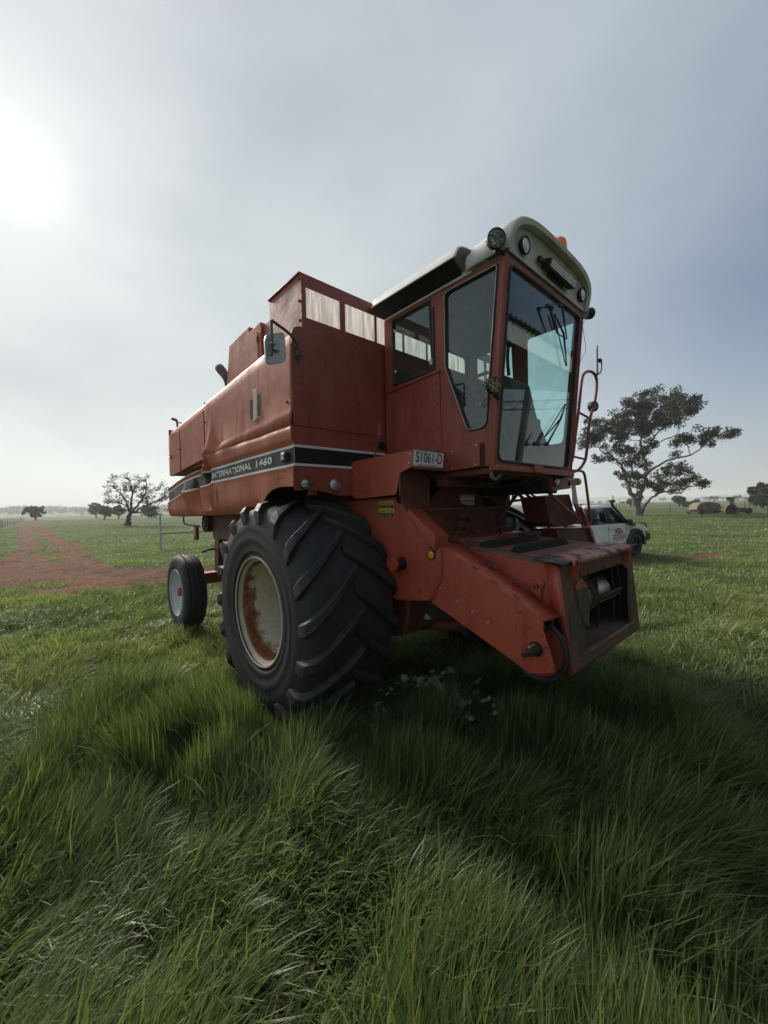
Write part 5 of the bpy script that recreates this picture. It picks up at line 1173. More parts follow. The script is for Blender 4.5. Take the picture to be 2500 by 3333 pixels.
for (n, a, b, L_, W_, pw, sg) in ((100000, .7, 4.2, .28, .0082, 1.6, 3), (140000, 3.8, 10.5, .165, .011, 1.3, 3), (110000, 10, 26, .115, .020, 1.2, 2), (90000, 25, 80, .10, .05, 1.0, 2)):
    x, y, rr = scatter(n, a, b, pw); k = keep_grass(x, y); x, y, rr = x[k], y[k], rr[k]
    under = (np.abs(y + .0) < 1.3) & (x < .9) & (x > -3.6)
    l_ = L_ * np.where(under, .6, 1.0)
    blades('grass', x, y, l_, W_ * (1 + 0 * rr), segs=sg)
# the ground beside and behind the viewer is grown over too
for (n, a, b, L_, W_) in ((60000, .0, 6.0, .24, .014), (45000, 6, 22, .14, .035)):
    u = rng.random(n); rr = np.sqrt(a * a + u * (b * b - a * a)); an = AZ0 + HALF + rng.random(n) * (2 * pi - 2 * HALF)
    x, y = CAM.x + rr * np.cos(an), CAM.y + rr * np.sin(an); k = keep_grass(x, y) & ~((x > 4.2) & (x < 11.6) & (y > -1.0) & (y < 9.6)); blades('grass', x[k], y[k], L_, W_, segs=2)
off = 0; PP, LL, TT, AA = [], [], [], []
for P, lo, to, ti in GB:
    PP.append(P); LL.append(lo + off); TT.append(to); AA.append(ti); off += len(P)
tot = np.concatenate(TT); me = bpy.data.meshes.new('grass')
fill(me, np.concatenate(PP), np.concatenate(LL), np.concatenate([[0], np.cumsum(tot)[:-1]]), tot)
a_ = me.attributes.new('tint', 'FLOAT', 'POINT'); a_.data.foreach_set('value', np.concatenate(AA).astype(np.float32))
me.polygons.foreach_set('use_smooth', np.ones(len(me.polygons), bool)); me.materials.append(GRASS)
o = bpy.data.objects.new('grass', me); col.objects.link(o); o['kind'] = 'stuff'; o['label'] = 'long lush green pasture grass laid over in swathes'; o['category'] = 'grass'

# ================================================================== trees
BARK = mat('gum_bark', (.10, .085, .07), .85, var=(.18, .155, .13), vscale=2.0, bump=.4, bscale=8)
BARKD = mat('dark_bark', (.065, .055, .045), .9, var=(.10, .085, .07), vscale=3.0, bump=.4, bscale=9)
def leaf_mat(name, a, b, c):
    m = bpy.data.materials.new(name); m.use_nodes = True; t = m.node_tree; t.nodes.clear()
    o = N(t, 'ShaderNodeOutputMaterial'); d = N(t, 'ShaderNodeBsdfPrincipled', Roughness=.55); at = N(t, 'ShaderNodeAttribute', attribute_name='tint')
    d.inputs['Specular IOR Level'].default_value = .3
    cc_ = ramp(t, at.outputs['Fac'], [(0, a), (.5, b), (1, c)]); t.links.new(cc_, d.inputs['Base Color'])
    tl_ = N(t, 'ShaderNodeBsdfTranslucent'); t.links.new(cc_, tl_.inputs[0]); mx = N(t, 'ShaderNodeMixShader'); mx.inputs[0].default_value = .2
    t.links.new(d.outputs[0], mx.inputs[1]); t.links.new(tl_.outputs[0], mx.inputs[2]); t.links.new(mx.outputs[0], o.inputs[0]); return m
LEAFG = leaf_mat('gum_leaves', (.040, .045, .028), (.065, .068, .040), (.12, .105, .070))
LEAFD = leaf_mat('sparse_leaves', (.035, .04, .028), (.055, .06, .038), (.085, .085, .055))
def leaf_mesh(centres, radii, per, size, flat=.8):
    C_ = np.repeat(np.asarray(centres), per, 0); Rr = np.repeat(np.asarray(radii), per)
    n = len(C_); d = rng.normal(0, 1, (n, 3)); d /= np.linalg.norm(d, axis=1)[:, None]; d *= (rng.random(n) ** .45)[:, None]; d[:, 2] *= flat
    P0 = C_ + d * Rr[:, None]
    a = rng.normal(0, 1, (n, 3)); a /= np.linalg.norm(a, axis=1)[:, None]; b = np.cross(a, rng.normal(0, 1, (n, 3))); b /= np.linalg.norm(b, axis=1)[:, None] + 1e-9
    s1 = (size * rng.uniform(.6, 1.4, n))[:, None]; s2 = s1 * .42
    V_ = np.stack([P0 - a * s1, P0 + b * s2, P0 + a * s1, P0 - b * s2], 1).reshape(-1, 3)
    me = bpy.data.meshes.new('crown'); fill(me, V_, np.arange(n * 4), np.arange(n) * 4, np.full(n, 4))
    base = np.repeat(rng.normal(.45, .22, len(centres)), per); ti = np.clip(base + rng.normal(0, .18, n), 0, 1)
    at = me.attributes.new('tint', 'FLOAT', 'POINT'); at.data.foreach_set('value', np.repeat(ti, 4).astype(np.float32)); return me
def shift(o, base):
    o.data.transform(Matrix.Translation(-Vector(base))); return o
def make_tree(name, label, cat, base, limbs, blobs, per, size, leafm, bark, sub_r, group=None, twig=.03, dens=1.0, depth_k=.7):
    """limbs: [(points, r0, r1)] ; blobs: [(centre, rx, rz)] in world space, rx across the view"""
    T = thing(name, label, cat, base, 0, group); tr = MB(); lp = []
    for pts, r0_, r1_ in limbs:
        c = curve(pts, 5); n = len(c); jit = [Vector((0, 0, 0))] + [Vector(rng.normal(0, r0_ * .25, 3)) for _ in range(n - 2)] + [Vector((0, 0, 0))]
        c = [p + j for p, j in zip(c, jit)]; rr = [r0_ + (r1_ - r0_) * (i / (n - 1)) ** .8 for i in range(n)]
        tr.tube(c, rr, 8); lp += [(p, r) for p, r in zip(c[2:], rr[2:])]
    cs, rs = [], []
    LP = np.array([tuple(p) for p, r in lp]); LRr = np.array([r for p, r in lp])
    for (c, rx, rz) in blobs:
        k = max(2, int(dens * 1.5 * rx * rz / (sub_r ** 2) + 1))
        for _ in range(k):
            a = rng.random() * 2 * pi; q = rng.random() ** .5 * 1.12; dep = rng.normal(0, .45)
            p = Vector(c) + Vector(rt.to_tuple()) * (cos(a) * q * rx) + Vector((0, 0, sin(a) * q * rz)) + Vector((fw.x, fw.y, 0)) * (dep * rx * depth_k)
            cs.append(tuple(p)); rs.append(sub_r * rng.uniform(.55, 1.15))
            dd = np.linalg.norm(LP - np.array(p), axis=1) + (LP[:, 2] > p.z) * 1.5; j = int(dd.argmin()); q0 = Vector(LP[j]); r_ = min(LRr[j] * .6, twig * (1 + dd[j] * .25))
            mid = q0.lerp(p, .5) + Vector(rng.normal(0, .06 * dd[j] + .01, 3)) + Vector((0, 0, -.05 * dd[j])); tr.tube(curve([q0, mid, p], 3), [r_] * 2 + [r_ * .8] * 2 + [r_ * .5] * 2 + [r_ * .25], 5)
            for _k in range(2):
                e = Vector(p) + Vector(rng.normal(0, sub_r * .5, 3)); tr.tube([mid.lerp(Vector(p), .6), e], [r_ * .4, r_ * .15], 4)
    t_ = tr.build('trunk', bark, T, recalc=False, smooth=60); shift(t_, base)
    me = leaf_mesh(cs, rs, per, size); c_ = link('crown', me, leafm, T, 0); shift(c_, base)
    return T
def on_ground(px, py):
    q = on(px, py, 'z', 0.0)
    for _ in range(12): q = on(px, py, 'z', float(ground_z(q.x, q.y)))
    return q
def tree_from(name, label, cat, zk, base, limbs, blobs, **k):
    bx, by = zp(zk, *base); b = on_ground(bx, by); D = (b - CAM).dot(fw); sc_ = ZO[zk][2] * D / F
    L_ = [([far(*zp(zk, *a[:2]), D * (1 + (a[2] if len(a) > 2 else 0))) for a in pts], r0_, r1_) for pts, r0_, r1_ in limbs]
    B_ = [(far(*zp(zk, x, y), D * (1 + rng.normal(0, .02))), rx * sc_, ry * sc_) for x, y, rx, ry in blobs]
    return make_tree(name, label, cat, b, L_, B_, **k)
gb = [(850, 330, 190, 45), (620, 400, 110, 55), (980, 385, 150, 60), (1110, 355, 75, 28), (760, 450, 180, 70), (430, 545, 150, 70), (300, 640, 90, 60), (240, 680, 35, 40), (560, 590, 140, 70), (880, 520, 110, 60), (720, 590, 90, 50), (370, 810, 75, 28), (470, 740, 100, 40),
      (640, 750, 80, 40), (1040, 640, 80, 50), (1250, 610, 90, 45), (1350, 620, 55, 35), (1190, 690, 70, 28), (930, 690, 40, 30), (930, 770, 35, 18), (740, 700, 60, 35), (590, 820, 60, 35), (690, 840, 60, 30), (660, 930, 60, 40), (520, 950, 50, 28),
      (620, 1010, 40, 36), (730, 1030, 36, 36), (900, 920, 90, 45), (990, 890, 70, 35), (820, 1000, 70, 45), (960, 1000, 100, 40), (1100, 975, 80, 28), (1185, 1015, 45, 22), (870, 1065, 60, 20), (420, 640, 100, 60), (600, 490, 90, 50), (1000, 460, 80, 40), (1080, 460, 50, 25), (720, 880, 30, 30)]
gl = [([(650, 1252), (628, 1130), (585, 1040), (568, 960), (520, 860), (440, 790), (330, 720)], .42, .05), ([(662, 1252), (668, 1130), (690, 1030), (722, 930), (702, 800), (680, 650), (640, 500)], .45, .06),
      ([(722, 930), (790, 880), (900, 820), (1060, 785), (1160, 720), (1300, 650)], .20, .04), ([(690, 1030), (640, 965), (550, 935), (505, 940)], .13, .03), ([(702, 800), (760, 680, .01), (850, 560, .02), (960, 430, .02)], .17, .04),
      ([(585, 1040), (610, 900, -.02), (570, 740, -.02), (480, 620, -.02)], .17, .04), ([(685, 1240), (722, 1160), (790, 1095), (900, 1060), (1020, 1040), (1150, 1010)], .20, .04), ([(643, 1250), (640, 1100), (665, 1000), (640, 900)], .15, .04),
      ([(790, 1095), (850, 1010), (930, 930)], .09, .03), ([(702, 800), (800, 700), (930, 640), (1040, 610)], .11, .03), ([(680, 650), (760, 520), (850, 400), (880, 330)], .12, .03), ([(1060, 785), (1040, 700), (1080, 620)], .06, .02), ([(568, 960), (500, 860), (370, 820)], .08, .02),
      ([(680, 650), (600, 520), (560, 430)], .09, .03), ([(520, 860), (400, 740), (300, 650)], .08, .02), ([(960, 430), (1060, 390), (1130, 350)], .07, .02)]
tree_from('gum_tree', 'big spreading gum tree with several pale trunks behind the white utility vehicle', 'tree', '5', (660, 1252), gl, gb, per=85, size=.15, leafm=LEAFG, bark=BARK, sub_r=.78, twig=.03, dens=3.6)
lb = [(930, 260, 70, 40), (870, 330, 55, 45), (845, 400, 50, 40), (950, 350, 60, 60), (1020, 300, 40, 60), (1110, 255, 60, 40), (1080, 330, 60, 50), (1150, 330, 50, 40), (1120, 420, 60, 50), (1060, 430, 50, 40), (970, 430, 60, 40), (880, 450, 50, 30), (1200, 390, 50, 50),
      (1245, 320, 40, 40), (1270, 440, 45, 60), (1180, 480, 60, 40), (1130, 530, 40, 25), (1210, 530, 40, 25), (900, 490, 40, 18), (1280, 380, 40, 50)]
ll = [([(982, 620), (985, 575), (1003, 530)], .34, .24), ([(1003, 530), (990, 470), (955, 400), (900, 340), (870, 290)], .18, .03), ([(1003, 530), (1012, 450), (1020, 350), (990, 260), (940, 225)], .18, .03), ([(1003, 530), (1050, 470), (1110, 390), (1130, 290), (1110, 240)], .18, .03),
      ([(1003, 530), (1080, 485), (1180, 440), (1270, 390)], .16, .03), ([(990, 470), (920, 440), (840, 410)], .10, .02), ([(1010, 520), (1090, 520), (1180, 535), (1230, 520)], .10, .02), ([(1110, 390), (1170, 340), (1240, 310)], .08, .02), ([(1020, 350), (1070, 300), (1100, 260)], .06, .02), ([(960, 620), (950, 610), (975, 590)], .08, .04)]
tree_from('old_tree', 'wide open old tree with a leaning dark trunk left of the harvester', 'tree', '6', (982, 620), ll, lb, per=26, size=.11, leafm=LEAFD, bark=BARKD, sub_r=.55, twig=.035, dens=1.9)
def simple(name, label, zk, base, spread, top, bot, leafm=LEAFD, per=40, size=.35, n=9, group=None, lean=0, dens=1.0):
    """a rounder distant tree: crown box in zoom coordinates"""
    x0, x1 = spread; bx, by = base; bl_ = []; cxm = (x0 + x1) / 2; hw = (x1 - x0) / 2; hh = (bot - top) / 2
    for k in range(n):
        a = 2 * pi * k / n; bl_.append((cxm + cos(a) * hw * .62 + rng.normal(0, hw * .07), (top + bot) / 2 + sin(a) * hh * .55, hw * .34, hh * .38))
    bl_.append((cxm, (top + bot) / 2 - hh * .1, hw * .4, hh * .4))
    lm = [([(bx, by), (bx + lean * .5, (by + bot) / 2), (cxm, bot - hh * .5), (cxm, top + hh * .9)], .28, .10), ([(bx + lean * .4, (by + bot) / 2), (cxm - hw * .35, bot - hh * .6), (cxm - hw * .6, (top + bot) / 2)], .15, .05), ([(bx + lean * .4, (by + bot) / 2), (cxm + hw * .35, bot - hh * .6), (cxm + hw * .6, (top + bot) / 2)], .15, .05)]
    bxp, byp = zp(zk, *base); b = on_ground(bxp, byp); D = (b - CAM).dot(fw); m_ = ZO[zk][2] * D / F
    return tree_from(name, label, 'tree', zk, base, lm, bl_, per=per, size=size, leafm=leafm, bark=BARKD, sub_r=max(.5, hw * m_ * .17), group=group, twig=.06, dens=dens)
simple('paddock_tree', 'lone round tree standing at the end of the red dirt track', '6', (277, 577), (183, 345), 463, 555, per=34, size=.45, dens=.8)
simple('paddock_tree', 'hazy grey tree at the outer end of the clump beyond the old tree', '6', (745, 560), (684, 790), 440, 530, per=30, size=.5, group=None, lean=-10)
simple('paddock_tree', 'dark tree with a short forked trunk in the clump beside the old tree', '6', (807, 572), (765, 872), 462, 548, per=40, size=.38)
simple('paddock_tree', 'low dark tree seen against the old tree trunk', '6', (915, 566), (868, 965), 462, 540, per=34, size=.4)
simple('paddock_tree', 'dark tree behind the old tree, nearest to the harvester', '6', (1146, 560), (1085, 1215), 452, 545, per=34, size=.4)
simple('paddock_tree', 'dark broad tree cut by the edge on the far side of the paddock', '5', (1622, 1192), (1520, 1760), 1008, 1172, per=60, size=.5, dens=1.3, n=12)
simple('paddock_tree', 'flat topped grey tree on the plain between gum tree and abandoned baler', '5', (975, 1183), (912, 1032), 1103, 1152, per=30, size=.45, dens=.8)
simple('paddock_tree', 'bushy tree half hidden behind the abandoned baler', '5', (1092, 1190), (1055, 1135), 1134, 1178, per=40, size=.4)
simple('paddock_tree', 'small shrubby tree beside the flat topped grey tree', '5', (1020, 1186), (1000, 1048), 1152, 1182, per=30, size=.35)
simple('paddock_tree', 'grey tree on the plain just past the gum tree trunks, towards the harvester', '5', (598, 1186), (570, 632), 1122, 1172, per=30, size=.45)
# far-off copies across the plain
proto = None
fars = [(540, 1160, 20), (850, 1137, 26), (1240, 1140, 40), (1310, 1120, 16), (1352, 1118, 16), (1430, 1134, 30), (1500, 1134, 24), (362, 1156, 18), (422, 1150, 16), (1180, 1128, 26), (1120, 1122, 20), (1380, 1140, 26), (300, 1150, 16), (470, 1146, 14), (1560, 1128, 24), (720, 1140, 14)]
for i, (x, y, wpx) in enumerate(fars):
    bx, by = zp('5', x, y + 7); by = max(by, 1666.5 + F * (fw + rt * ((bx - 1250) / F)).z / up.z + 3.2); q = on(bx, by, 'z', -.2); D = (q - CAM).dot(fw); wm = wpx * 2 * .4219 * D / F
    if proto is None:
        T = thing('distant_tree', 'small hazy tree far off on the open plain', 'tree', q, 0, 'distant trees scattered over the plain')
        tr = MB().tube([(0, 0, 0), (.1, 0, 1.2), (0, 0, 2.6)], [.25, .2, .1], 6).tube([(.1, 0, 1.2), (1.2, .3, 2.3)], [.14, .07], 5).tube([(.1, 0, 1.2), (-1.2, -.2, 2.4)], [.14, .07], 5).build('trunk', BARKD, T)
        cs = [(rng.normal(0, 1.35), rng.normal(0, 1.35), 2.7 + rng.normal(0, .55)) for _ in range(42)]
        link('crown', leaf_mesh(cs, [.75] * 42, 26, .26), LEAFD, T, 0); proto = T; o = T
    else:
        o = proto.copy(); col.objects.link(o); o.location = q
        for ch in proto.children:
            c = ch.copy(); col.objects.link(c); c.parent = o
    o.scale = (wm / 6.0, wm / 6.0, wm / 6.0 * rng.uniform(.8, 1.15)); o.rotation_euler = (0, 0, rng.random() * 6.28)

# ------------------------------------------------------------------ hills and the woods on them
def hills(name, R0, az0, az1, h, seed, colr, depth=500):
    rows = []; na = 260
    for k in range(9):
        t = k / 8; row = []
        for i in range(na):
            a = R(az0 + (az1 - az0) * i / (na - 1)); rr = R0 + depth * t
            prof = float(fbm(math.degrees(a) * 1.0, 0.0, 9.0, seed, 4)) * .9 + .35
            edge = min(1, i / 25, (na - 1 - i) / 25)
            row.append((CAM.x + rr * cos(a), CAM.y + rr * sin(a), -2 + h * prof * edge * math.sin(pi / 2 * t) + 2 * t))
        rows.append(row)
    o = MB().grid(rows).build(name, colr, None, smooth=60); struct(o); return rows
hm = mat('hill_pasture', (.07, .085, .045), .95, var=(.11, .115, .06), vscale=.008)
hl = hills('hills', 820, 150, 205, 17, 3, hm, 420)
hr = hills('hills', 2300, 60, 152, 36, 8, hm, 900)
woods = [];
def wood(rows, n, name, label, rmin, rmax):
    cs = []; rs = []
    nr, nc = len(rows), len(rows[0])
    while len(cs) < n:
        i, j = rng.integers(1, nr), rng.integers(2, nc - 2); p = rows[i][j]; d = float(fbm(p[0], p[1], 160, 44, 3))
        if d < .47: continue
        r = rng.uniform(rmin, rmax); cs.append((p[0] + rng.normal(0, 14), p[1] + rng.normal(0, 14), p[2] + r * .5)); rs.append(r)
    me = leaf_mesh(cs, rs, 12, rmax * .34); o = link(name, me, LEAFD, None, 0); o['kind'] = 'stuff'; return o
wood(hl, 1500, 'far_woodland', '', 3.0, 7.0); wood(hr, 2600, 'far_woodland', '', 5, 12)

# ================================================================== white utility vehicle
U = thing('utility_vehicle', 'white dual cab utility vehicle with snorkel and bull bar parked behind the harvester mouth', 'utility vehicle', (-2.376, 11.431, -.213), 1.3429)
CARW = mat('car_white', (.90, .90, .90), .25, coat=.5, dust=(.7, .67, .63), dust_amt=.12)
PLAST = mat('black_plastic', (.02, .02, .021), .5)
CARG = glass('car_glass', (.22, .25, .25), 1.2, .02)
lo = [(-2.68, .62), (-2.68, 1.10), (-2.60, 1.16), (.95, 1.18), (1.15, 1.14), (2.05, 1.06), (2.35, .95), (2.45, .70), (2.42, .50), (2.02, .42)]
def archp(cx, r): return [(cx + r * cos(a), .40 + r * sin(a)) for a in np.linspace(0, pi, 13)]
body = lo + archp(1.54, .47) + [(1.06, .40), (-1.05, .40)] + archp(-1.54, .47) + [(-2.05, .42)]
bw = .90
def tumble(y, z): return y * (1 - max(0, z - 1.05) * .06) * (.985 if z < .6 else 1)
mb = MB(); mb.prism(body, 'y', -bw, bw); mb.v = [(x, tumble(y, z) * (1 - max(0, x - 1.9) * .22), z) for x, y, z in mb.v]
ub = mb.build('body', CARW, U, bevel=.035, smooth=40)
# cabin with sloping pillars
gh = [(-1.25, 1.16), (-1.12, 1.74), (-.9, 1.80), (.15, 1.82), (.45, 1.77), (1.15, 1.16)]
mb = MB().prism(gh, 'y', -1, 1); mb.v = [(x, y * (.86 - (z - 1.16) * .27), z) for x, y, z in mb.v]; cabn = mb.build('cabin', CARW, U, bevel=.03)
def gy(z): return .86 - (z - 1.16) * .27
for s_ in (-1, 1):
    for nm, pg in (('front_window', [(.02, 1.20), (.02, 1.70), (.40, 1.68), (.92, 1.20)]), ('rear_window', [(-1.0, 1.22), (-.98, 1.66), (-.08, 1.70), (-.06, 1.20)])):
        pg = rnd(pg, .05, 3); V_ = [(x, s_ * (gy(z) + .004), z) for x, z in pg]; MB().add(V_, [tuple(range(len(V_)))]).build(nm, CARG, cabn, solid=.006)
    V_ = [(x, s_ * (gy(z) + .001), z) for x, z in [(-1.12, 1.18), (-1.08, 1.71), (.44, 1.74), (1.04, 1.18)]]; MB().add(V_, [(0, 1, 2, 3)]).build('window_trim', PLAST, cabn, solid=.003)
    for x in (.05, -.95): MB().box(x - .09, x + .09, s_ * .905 - .02, s_ * .905 + .02, 1.0, 1.035).build('door_handle', CHROME, ub, bevel=.008)
    for x in (-1.08, -.05, .98): MB().box(x - .005, x + .005, s_ * .901 - .003, s_ * .901 + .003, .50, 1.17).build('door_gap', PLAST, ub)
    MB().box(-1.06, 1.05, s_ * .90 - .03, s_ * .90 + .03, .40, .50).build('side_step', PLAST, ub, bevel=.015)
    for cx in (-1.54, 1.54):
        ar = [(cx + .56 * cos(a), .42 + .56 * sin(a)) for a in np.linspace(-.1, pi + .1, 18)] + [(cx + .45 * cos(a), .42 + .45 * sin(a)) for a in np.linspace(pi + .1, -.1, 18)]
        MB().prism(ar, 'y', s_ * .87, s_ * .965).build('wheel_flare', PLAST, ub, bevel=.012)
    MB().obox((.98, s_ * 1.0, 1.24), (1, 0, 0), (0, 1, 0), (0, 0, 1), .12, .20, .17).build('door_mirror', PLAST, ub, bevel=.04)
    MB().box(2.10, 2.43, s_ * .62, s_ * .86, .82, .98).build('headlamp', LENS, ub, bevel=.03)
    MB().box(-2.70, -2.60, s_ * .76, s_ * .905, .78, 1.12).build('tail_lamp', mat('red_lens', (.40, .02, .02), .2, coat=.5), ub, bevel=.02)
    MB().box(1.15, 1.38, s_ * .905, s_ * .912, 1.02, 1.045).build('side_badge', STEEL, ub)
V_ = [(.48, -.66, 1.74), (.48, .66, 1.74), (1.12, .80, 1.20), (1.12, -.80, 1.20)]; MB().add([(x + .012, y, z + .012) for x, y, z in V_], [(0, 1, 2, 3)]).build('windscreen', CARG, cabn, solid=.006)
MB().add([(-1.24, -.78, 1.22), (-1.24, .78, 1.22), (-1.145, .70, 1.66), (-1.145, -.70, 1.66)], [(0, 1, 2, 3)]).build('rear_window', CARG, cabn, solid=.006)
MB().box(-2.60, -1.28, -.80, .80, 1.155, 1.19).build('tub_cover', PLAST, ub, bevel=.01)
MB().box(-2.72, -2.66, -.72, .72, .66, 1.12).build('tailgate', CARW, ub, bevel=.02)
MB().box(-2.80, -2.66, -.85, .85, .46, .60).build('rear_bumper', GALV, ub, bevel=.03)
MB().tube([(-1.2, -.6, 1.18), (-1.25, -.6, 1.62), (-1.25, .6, 1.62), (-1.2, .6, 1.18)], .03, 8).build('sports_bar', PLAST, ub)
MB().prism([(2.40, .48), (2.68, .50), (2.70, .76), (2.40, .80)], 'y', -.82, .82).build('bull_bar', PLAST, U, bevel=.03)
bb = bpy.data.objects[U.children[-1].name]
for s_ in (-1, 1): MB().tube(curve([(2.55, s_ * .74, .78), (2.55, s_ * .74, 1.02), (2.50, s_ * .68, 1.12), (2.48, s_ * .3, 1.13), (2.48, 0, 1.13)], 5), .03, 8).build('bar_hoop', PLAST, bb)
sn = MB().tube(curve([(1.55, -.86, 1.10), (1.25, -.90, 1.14), (1.05, -.88, 1.22), (.75, -.80, 1.52), (.50, -.73, 1.78), (.42, -.72, 1.90)], 5), [.055] * 10 + [.042] * 16, 10).obox((.46, -.72, 1.95), (1, 0, 0), (0, 1, 0), (0, 0, 1), .22, .11, .09).build('snorkel', PLAST, U, bevel=.02)
MB().tube([(-.05, .1, 1.82), (-.05, .1, 1.87)], .05, 10).build('roof_aerial', PLAST, U)
def car_wheel(x, s_):
    C0 = Vector((x, s_ * .80, .39)); wh = MB().lathe([(0, .06), (.07, .06), (.07, -.08), (0, -.08)], C0, (0, s_, 0), 16).build('wheel', PLAST, U)
    hp_ = [(.235, .105), (.26, .128), (.33, .132), (.375, .12), (.39, .10), (.39, .05), (.382, .045), (.382, .035), (.39, .03), (.39, 0)]
    tm = MB().lathe(hp_ + [(r, -h) for r, h in hp_[-2::-1]], C0, (0, s_, 0), 48)
    for k in range(36):
        a = 2 * pi * k / 36
        for yy in (-.085, .085): tm.obox(C0 + Vector((.392 * cos(a), yy, .392 * sin(a))), (-sin(a), 0, cos(a)), (0, 1, 0), (cos(a), 0, sin(a)), .035, .06, .02)
    tm.build('tyre', RUBBER, wh)
    rm = MB().lathe([(.24, .10), (.232, .085), (.225, -.05), (.0, -.06)], C0, (0, s_, 0), 36)
    for k in range(6):
        a = 2 * pi * k / 6; d = Vector((cos(a), 0, sin(a))); rm.obox(C0 + d * .13 + Vector((0, s_ * .07, 0)), d, (0, 1, 0), d.cross(Vector((0, 1, 0))), .22, .025, .05)
    rm.build('rim', mat('dark_alloy', (.03, .03, .035), .35, .6), wh)
for x in (-1.54, 1.54):
    for s_ in (-1, 1): car_wheel(x, s_)
# door sign
DY = -.9045
def dpl(u, v): return (u, DY, v)
sg = MB().prism(rnd([(.20, .66), (.92, .66), (.92, .83), (.20, .83)], .04, 4), 'y', DY, DY + .003).build('door_sign', mat('sign_red', (.34, .04, .022), .6, spec=.2), U, smooth=0)
MB().prism(rnd([(.215, .675), (.905, .675), (.905, .815), (.215, .815)], .035, 4), 'y', DY - .0012, DY).build('sign_border', WHITE, sg, smooth=0)
MB().prism(rnd([(.228, .688), (.892, .688), (.892, .802), (.228, .802)], .03, 4), 'y', DY - .0022, DY - .0013).build('sign_field', MATS['sign_red'], sg, smooth=0)
ftext('sign_word', 'MIDSTATE', .25, .87, .702, .790, lambda u, v: (u, DY - .0032, v), WHITE, sg, .05)
gear = []
for k in range(13):
    a = pi * k / 12; r_ = .205 if k % 3 != 1 else .25
    for da in (-.07, .07):
        gear.append((.56 + r_ * cos(a + da), .845 + r_ * .82 * sin(a + da)))
MB().prism([p for p in gear if p[1] > .84], 'y', DY - .001, DY + .002).build('sign_gear', MATS['sign_red'], sg, smooth=0)
MB().prism([(.56 + .14 * cos(a), .85 + .12 * sin(a)) for a in np.linspace(0, pi, 16)], 'y', DY - .002, DY - .0011).build('sign_arch', WHITE, sg, smooth=0)
MB().prism([(.56 + .11 * cos(a), .855 + .085 * sin(a)) for a in np.linspace(0, pi, 16)], 'y', DY - .003, DY - .0021).build('sign_sun', MATS['sign_red'], sg, smooth=0)
ftext('sign_small_words', 'HARVESTER WRECKERS', .24, .88, .612, .636, lambda u, v: (u, DY - .001, v), mat('sign_grey_red', (.45, .2, .17), .5), sg, .02) if False else None
sl = MB()
for k in range(16): sl.box(.235 + k * .0405, .262 + k * .0405 + (k % 3) * .006, DY - .0012, DY, .612, .634)
sl.build('sign_small_writing', mat('sign_grey_red', (.42, .24, .21), .5), sg, smooth=0)

# ================================================================== old machines behind the fence
YEL = mat('faded_yellow_paint', (.24, .185, .09), .8, var=(.15, .10, .055), vscale=2.5, spots=(.10, .05, .03), spot_amt=.05, spot_scale=5)
TAN = mat('tan_sheet', (.24, .21, .155), .8, var=(.18, .15, .11), vscale=1.5, spots=(.13, .07, .04), spot_amt=.03, spot_scale=6)
RUST = mat('rusty_machinery', (.10, .055, .035), .85, var=(.05, .035, .03), vscale=4)
bq = on_ground(*zp('5', 1175, 1240)); D_ = (bq - CAM).dot(fw); pm = .4219 * D_ / F
ang = atan2(rt.y, rt.x)
BL = thing('round_baler', 'abandoned tan round baler with peaked body resting in the grass by the fence', 'baler', bq, ang)
def lpx(x, y): return ((x - 1175) * pm, (1240 - y) * pm)
bp1 = [lpx(*a) for a in ((1075, 1205), (1085, 1175), (1110, 1152), (1180, 1145), (1250, 1160), (1258, 1232), (1135, 1236), (1105, 1215))]
MB().prism(bp1, 'y', -.75, .75).build('baler_body', TAN, BL, bevel=.05)
bp2 = [lpx(*a) for a in ((1140, 1232), (1150, 1150), (1200, 1148), (1255, 1175), (1250, 1230))]
MB().prism(bp2, 'y', -.83, -.76).build('side_door', TAN, BL, bevel=.02)
for a in ((1150, 1150, 1180, 1232), (1250, 1165, 1195, 1232)): p0, p1 = lpx(*a[:2]), lpx(*a[2:]); MB().tube([(p0[0], -.85, p0[1]), (p1[0], -.85, p1[1])], .03, 6).build('baler_strut', RUST, BL)
p0 = lpx(1106, 1222); MB().lathe([(0, -.1), (.34, -.1), (.42, -.06), (.42, .12), (0, .12)], (p0[0], -.85, .34), (0, 1, 0), 20).build('baler_wheel', RUBBER, BL)
MB().box(-1.55, -1.2, -.7, .7, .1, .5).build('pickup', RUST, BL, bevel=.05)
p0 = lpx(1258, 1225); MB().tube([(p0[0], 0, .35), (p0[0] + 1.3, 0, .35)], .06, 6).build('drawbar', RUST, BL)
tq = on_ground(*zp('5', 1400, 1236)); D_ = (tq - CAM).dot(fw); pm2 = .4219 * D_ / F
TR = thing('old_tractor', 'derelict yellow tractor wreck with a tall vertical stack beside the abandoned baler', 'tractor', tq, ang)
def lp2(x, y): return ((x - 1400) * pm2, (1236 - y) * pm2)
MB().prism([lp2(*a) for a in ((1290, 1215), (1310, 1185), (1375, 1180), (1400, 1188), (1400, 1222), (1300, 1226))], 'y', -.6, .6).build('tractor_body', YEL, TR, bevel=.04)
MB().prism([lp2(*a) for a in ((1400, 1228), (1400, 1190), (1500, 1192), (1508, 1228))], 'y', -.55, .55).build('tractor_hood', YEL, TR, bevel=.04)
MB().prism([lp2(*a) for a in ((1410, 1224), (1410, 1198), (1475, 1200), (1475, 1224))], 'y', -.58, -.54).build('engine', RUST, TR, bevel=.02)
